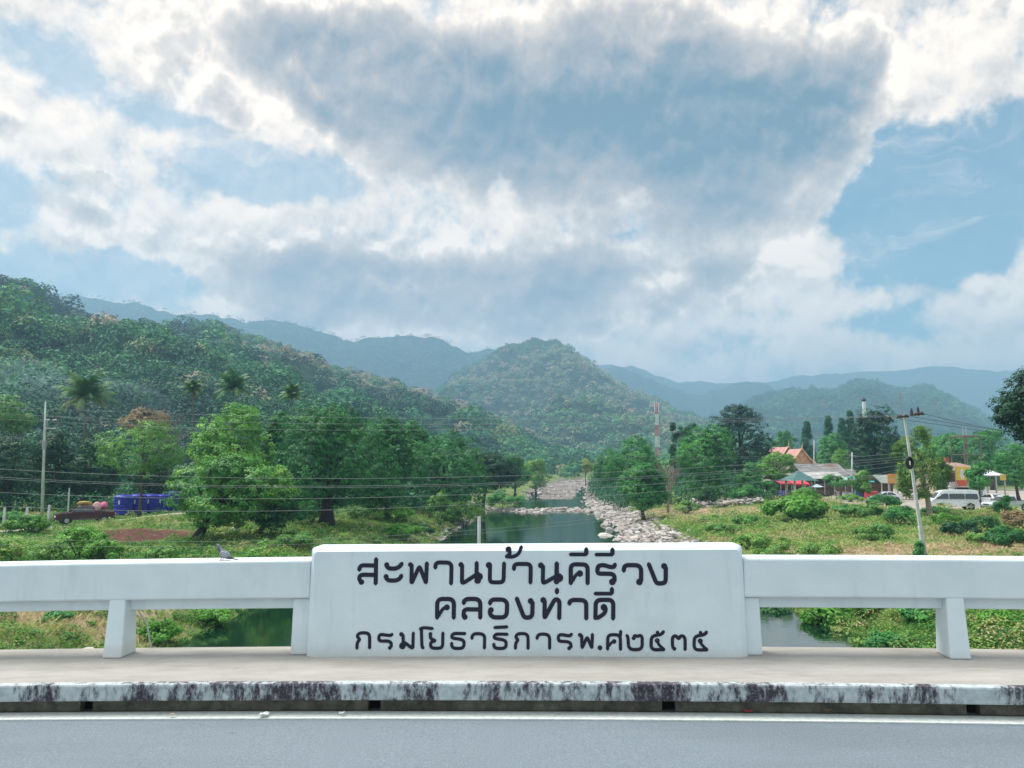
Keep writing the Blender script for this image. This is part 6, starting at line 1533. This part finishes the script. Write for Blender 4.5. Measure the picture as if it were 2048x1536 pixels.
# white bucket under the broad tree
g0 = ground_at(472, 1078, -5.0); g0.z = float(hgt(g0.x, g0.y))
bu = empty('bucket', g0, 0, 'small white bucket on the grass under the broad low tree', 'bucket')
MB().tube([(0, 0, 0), (0, 0, .42)], [.24, .32], 16).build('tub', mat('white_plastic', (.7, .72, .74), .5), bu)
MB().tube([(.32 * math.cos(a), .32 * math.sin(a), .42) for a in np.linspace(0, 2 * math.pi, 17)], .025, 6, cap=False).build('rim', mat('white_plastic', (.7, .72, .74), .5), bu)
# driftwood at the left waterline
dw = MB(); g0 = ground_at(866, 1056, WATER + .2)
for i in range(26):
    a = g0 + Vector((random.uniform(-1.2, 1.2), random.uniform(-.8, .8), random.uniform(0, .3))); d = Vector((random.uniform(-1, 1), random.uniform(-.6, .6), random.uniform(.0, .9))) * random.uniform(.5, 1.3)
    dw.tube([a, a + d * .5 + Vector((0, 0, .1)), a + d], [.05, .04, .015], 5)
tag(dw.build('driftwood', mat('grey_driftwood', (.34, .29, .25), .95), None, fix=False), 'heap of grey driftwood branches on the left waterline', 'driftwood', kind='stuff')
# rubble on the right bank
N = 260; x = rng.uniform(xat(1395, 118), xat(1500, 122), N); y = rng.uniform(114, 124, N); s = np.exp(rng.normal(-1.2, .5, N)).clip(.1, .9)
rocks('rubble', 'brown and grey rubble heaped under the trees left of the market', x, y, hgt(x, y) + s * .2 + rng.uniform(0, .8, N), s)
# smoke drifting over the hillside at the left
sm_ = bpy.data.materials.new('smoke_veil'); sm_.use_nodes = True; T = NT(sm_.node_tree); T.n.clear()
pv = T.new('ShaderNodeVolumePrincipled'); pv.inputs['Color'].default_value = (.62, .80, .95, 1); pv.inputs['Density'].default_value = .0045
o_ = T.new('ShaderNodeOutputMaterial'); T.l.new(pv.outputs[0], o_.inputs['Volume'])
for c, r, lab in (((140, 815, 262), (36, 20, 11), 'low bluish smoke veil drifting behind the big coconut palm'), ((30, 790, 275), (24, 18, 14), 'thin bluish smoke over the hillside at the left edge')):
    p = at(*c); tag(MB().ell(p, r, 24, 16).build('smoke', sm_, None, True), lab, 'smoke', kind='stuff')

# ================================================================== HAZE (valley air)
hz = bpy.data.materials.new('haze_air'); hz.use_nodes = True
T = NT(hz.node_tree); T.n.clear()
pv = T.new('ShaderNodeVolumePrincipled')
pv.inputs['Color'].default_value = (.33, .53, .73, 1); pv.inputs['Density'].default_value = 0.00037; pv.inputs['Anisotropy'].default_value = 0.15
o = T.new('ShaderNodeOutputMaterial'); T.l.new(pv.outputs[0], o.inputs['Volume'])
hb = MB().box(-6450, 6450, -260, 6350, -9.5, 660).build('haze', hz)
tag(hb, kind='stuff')
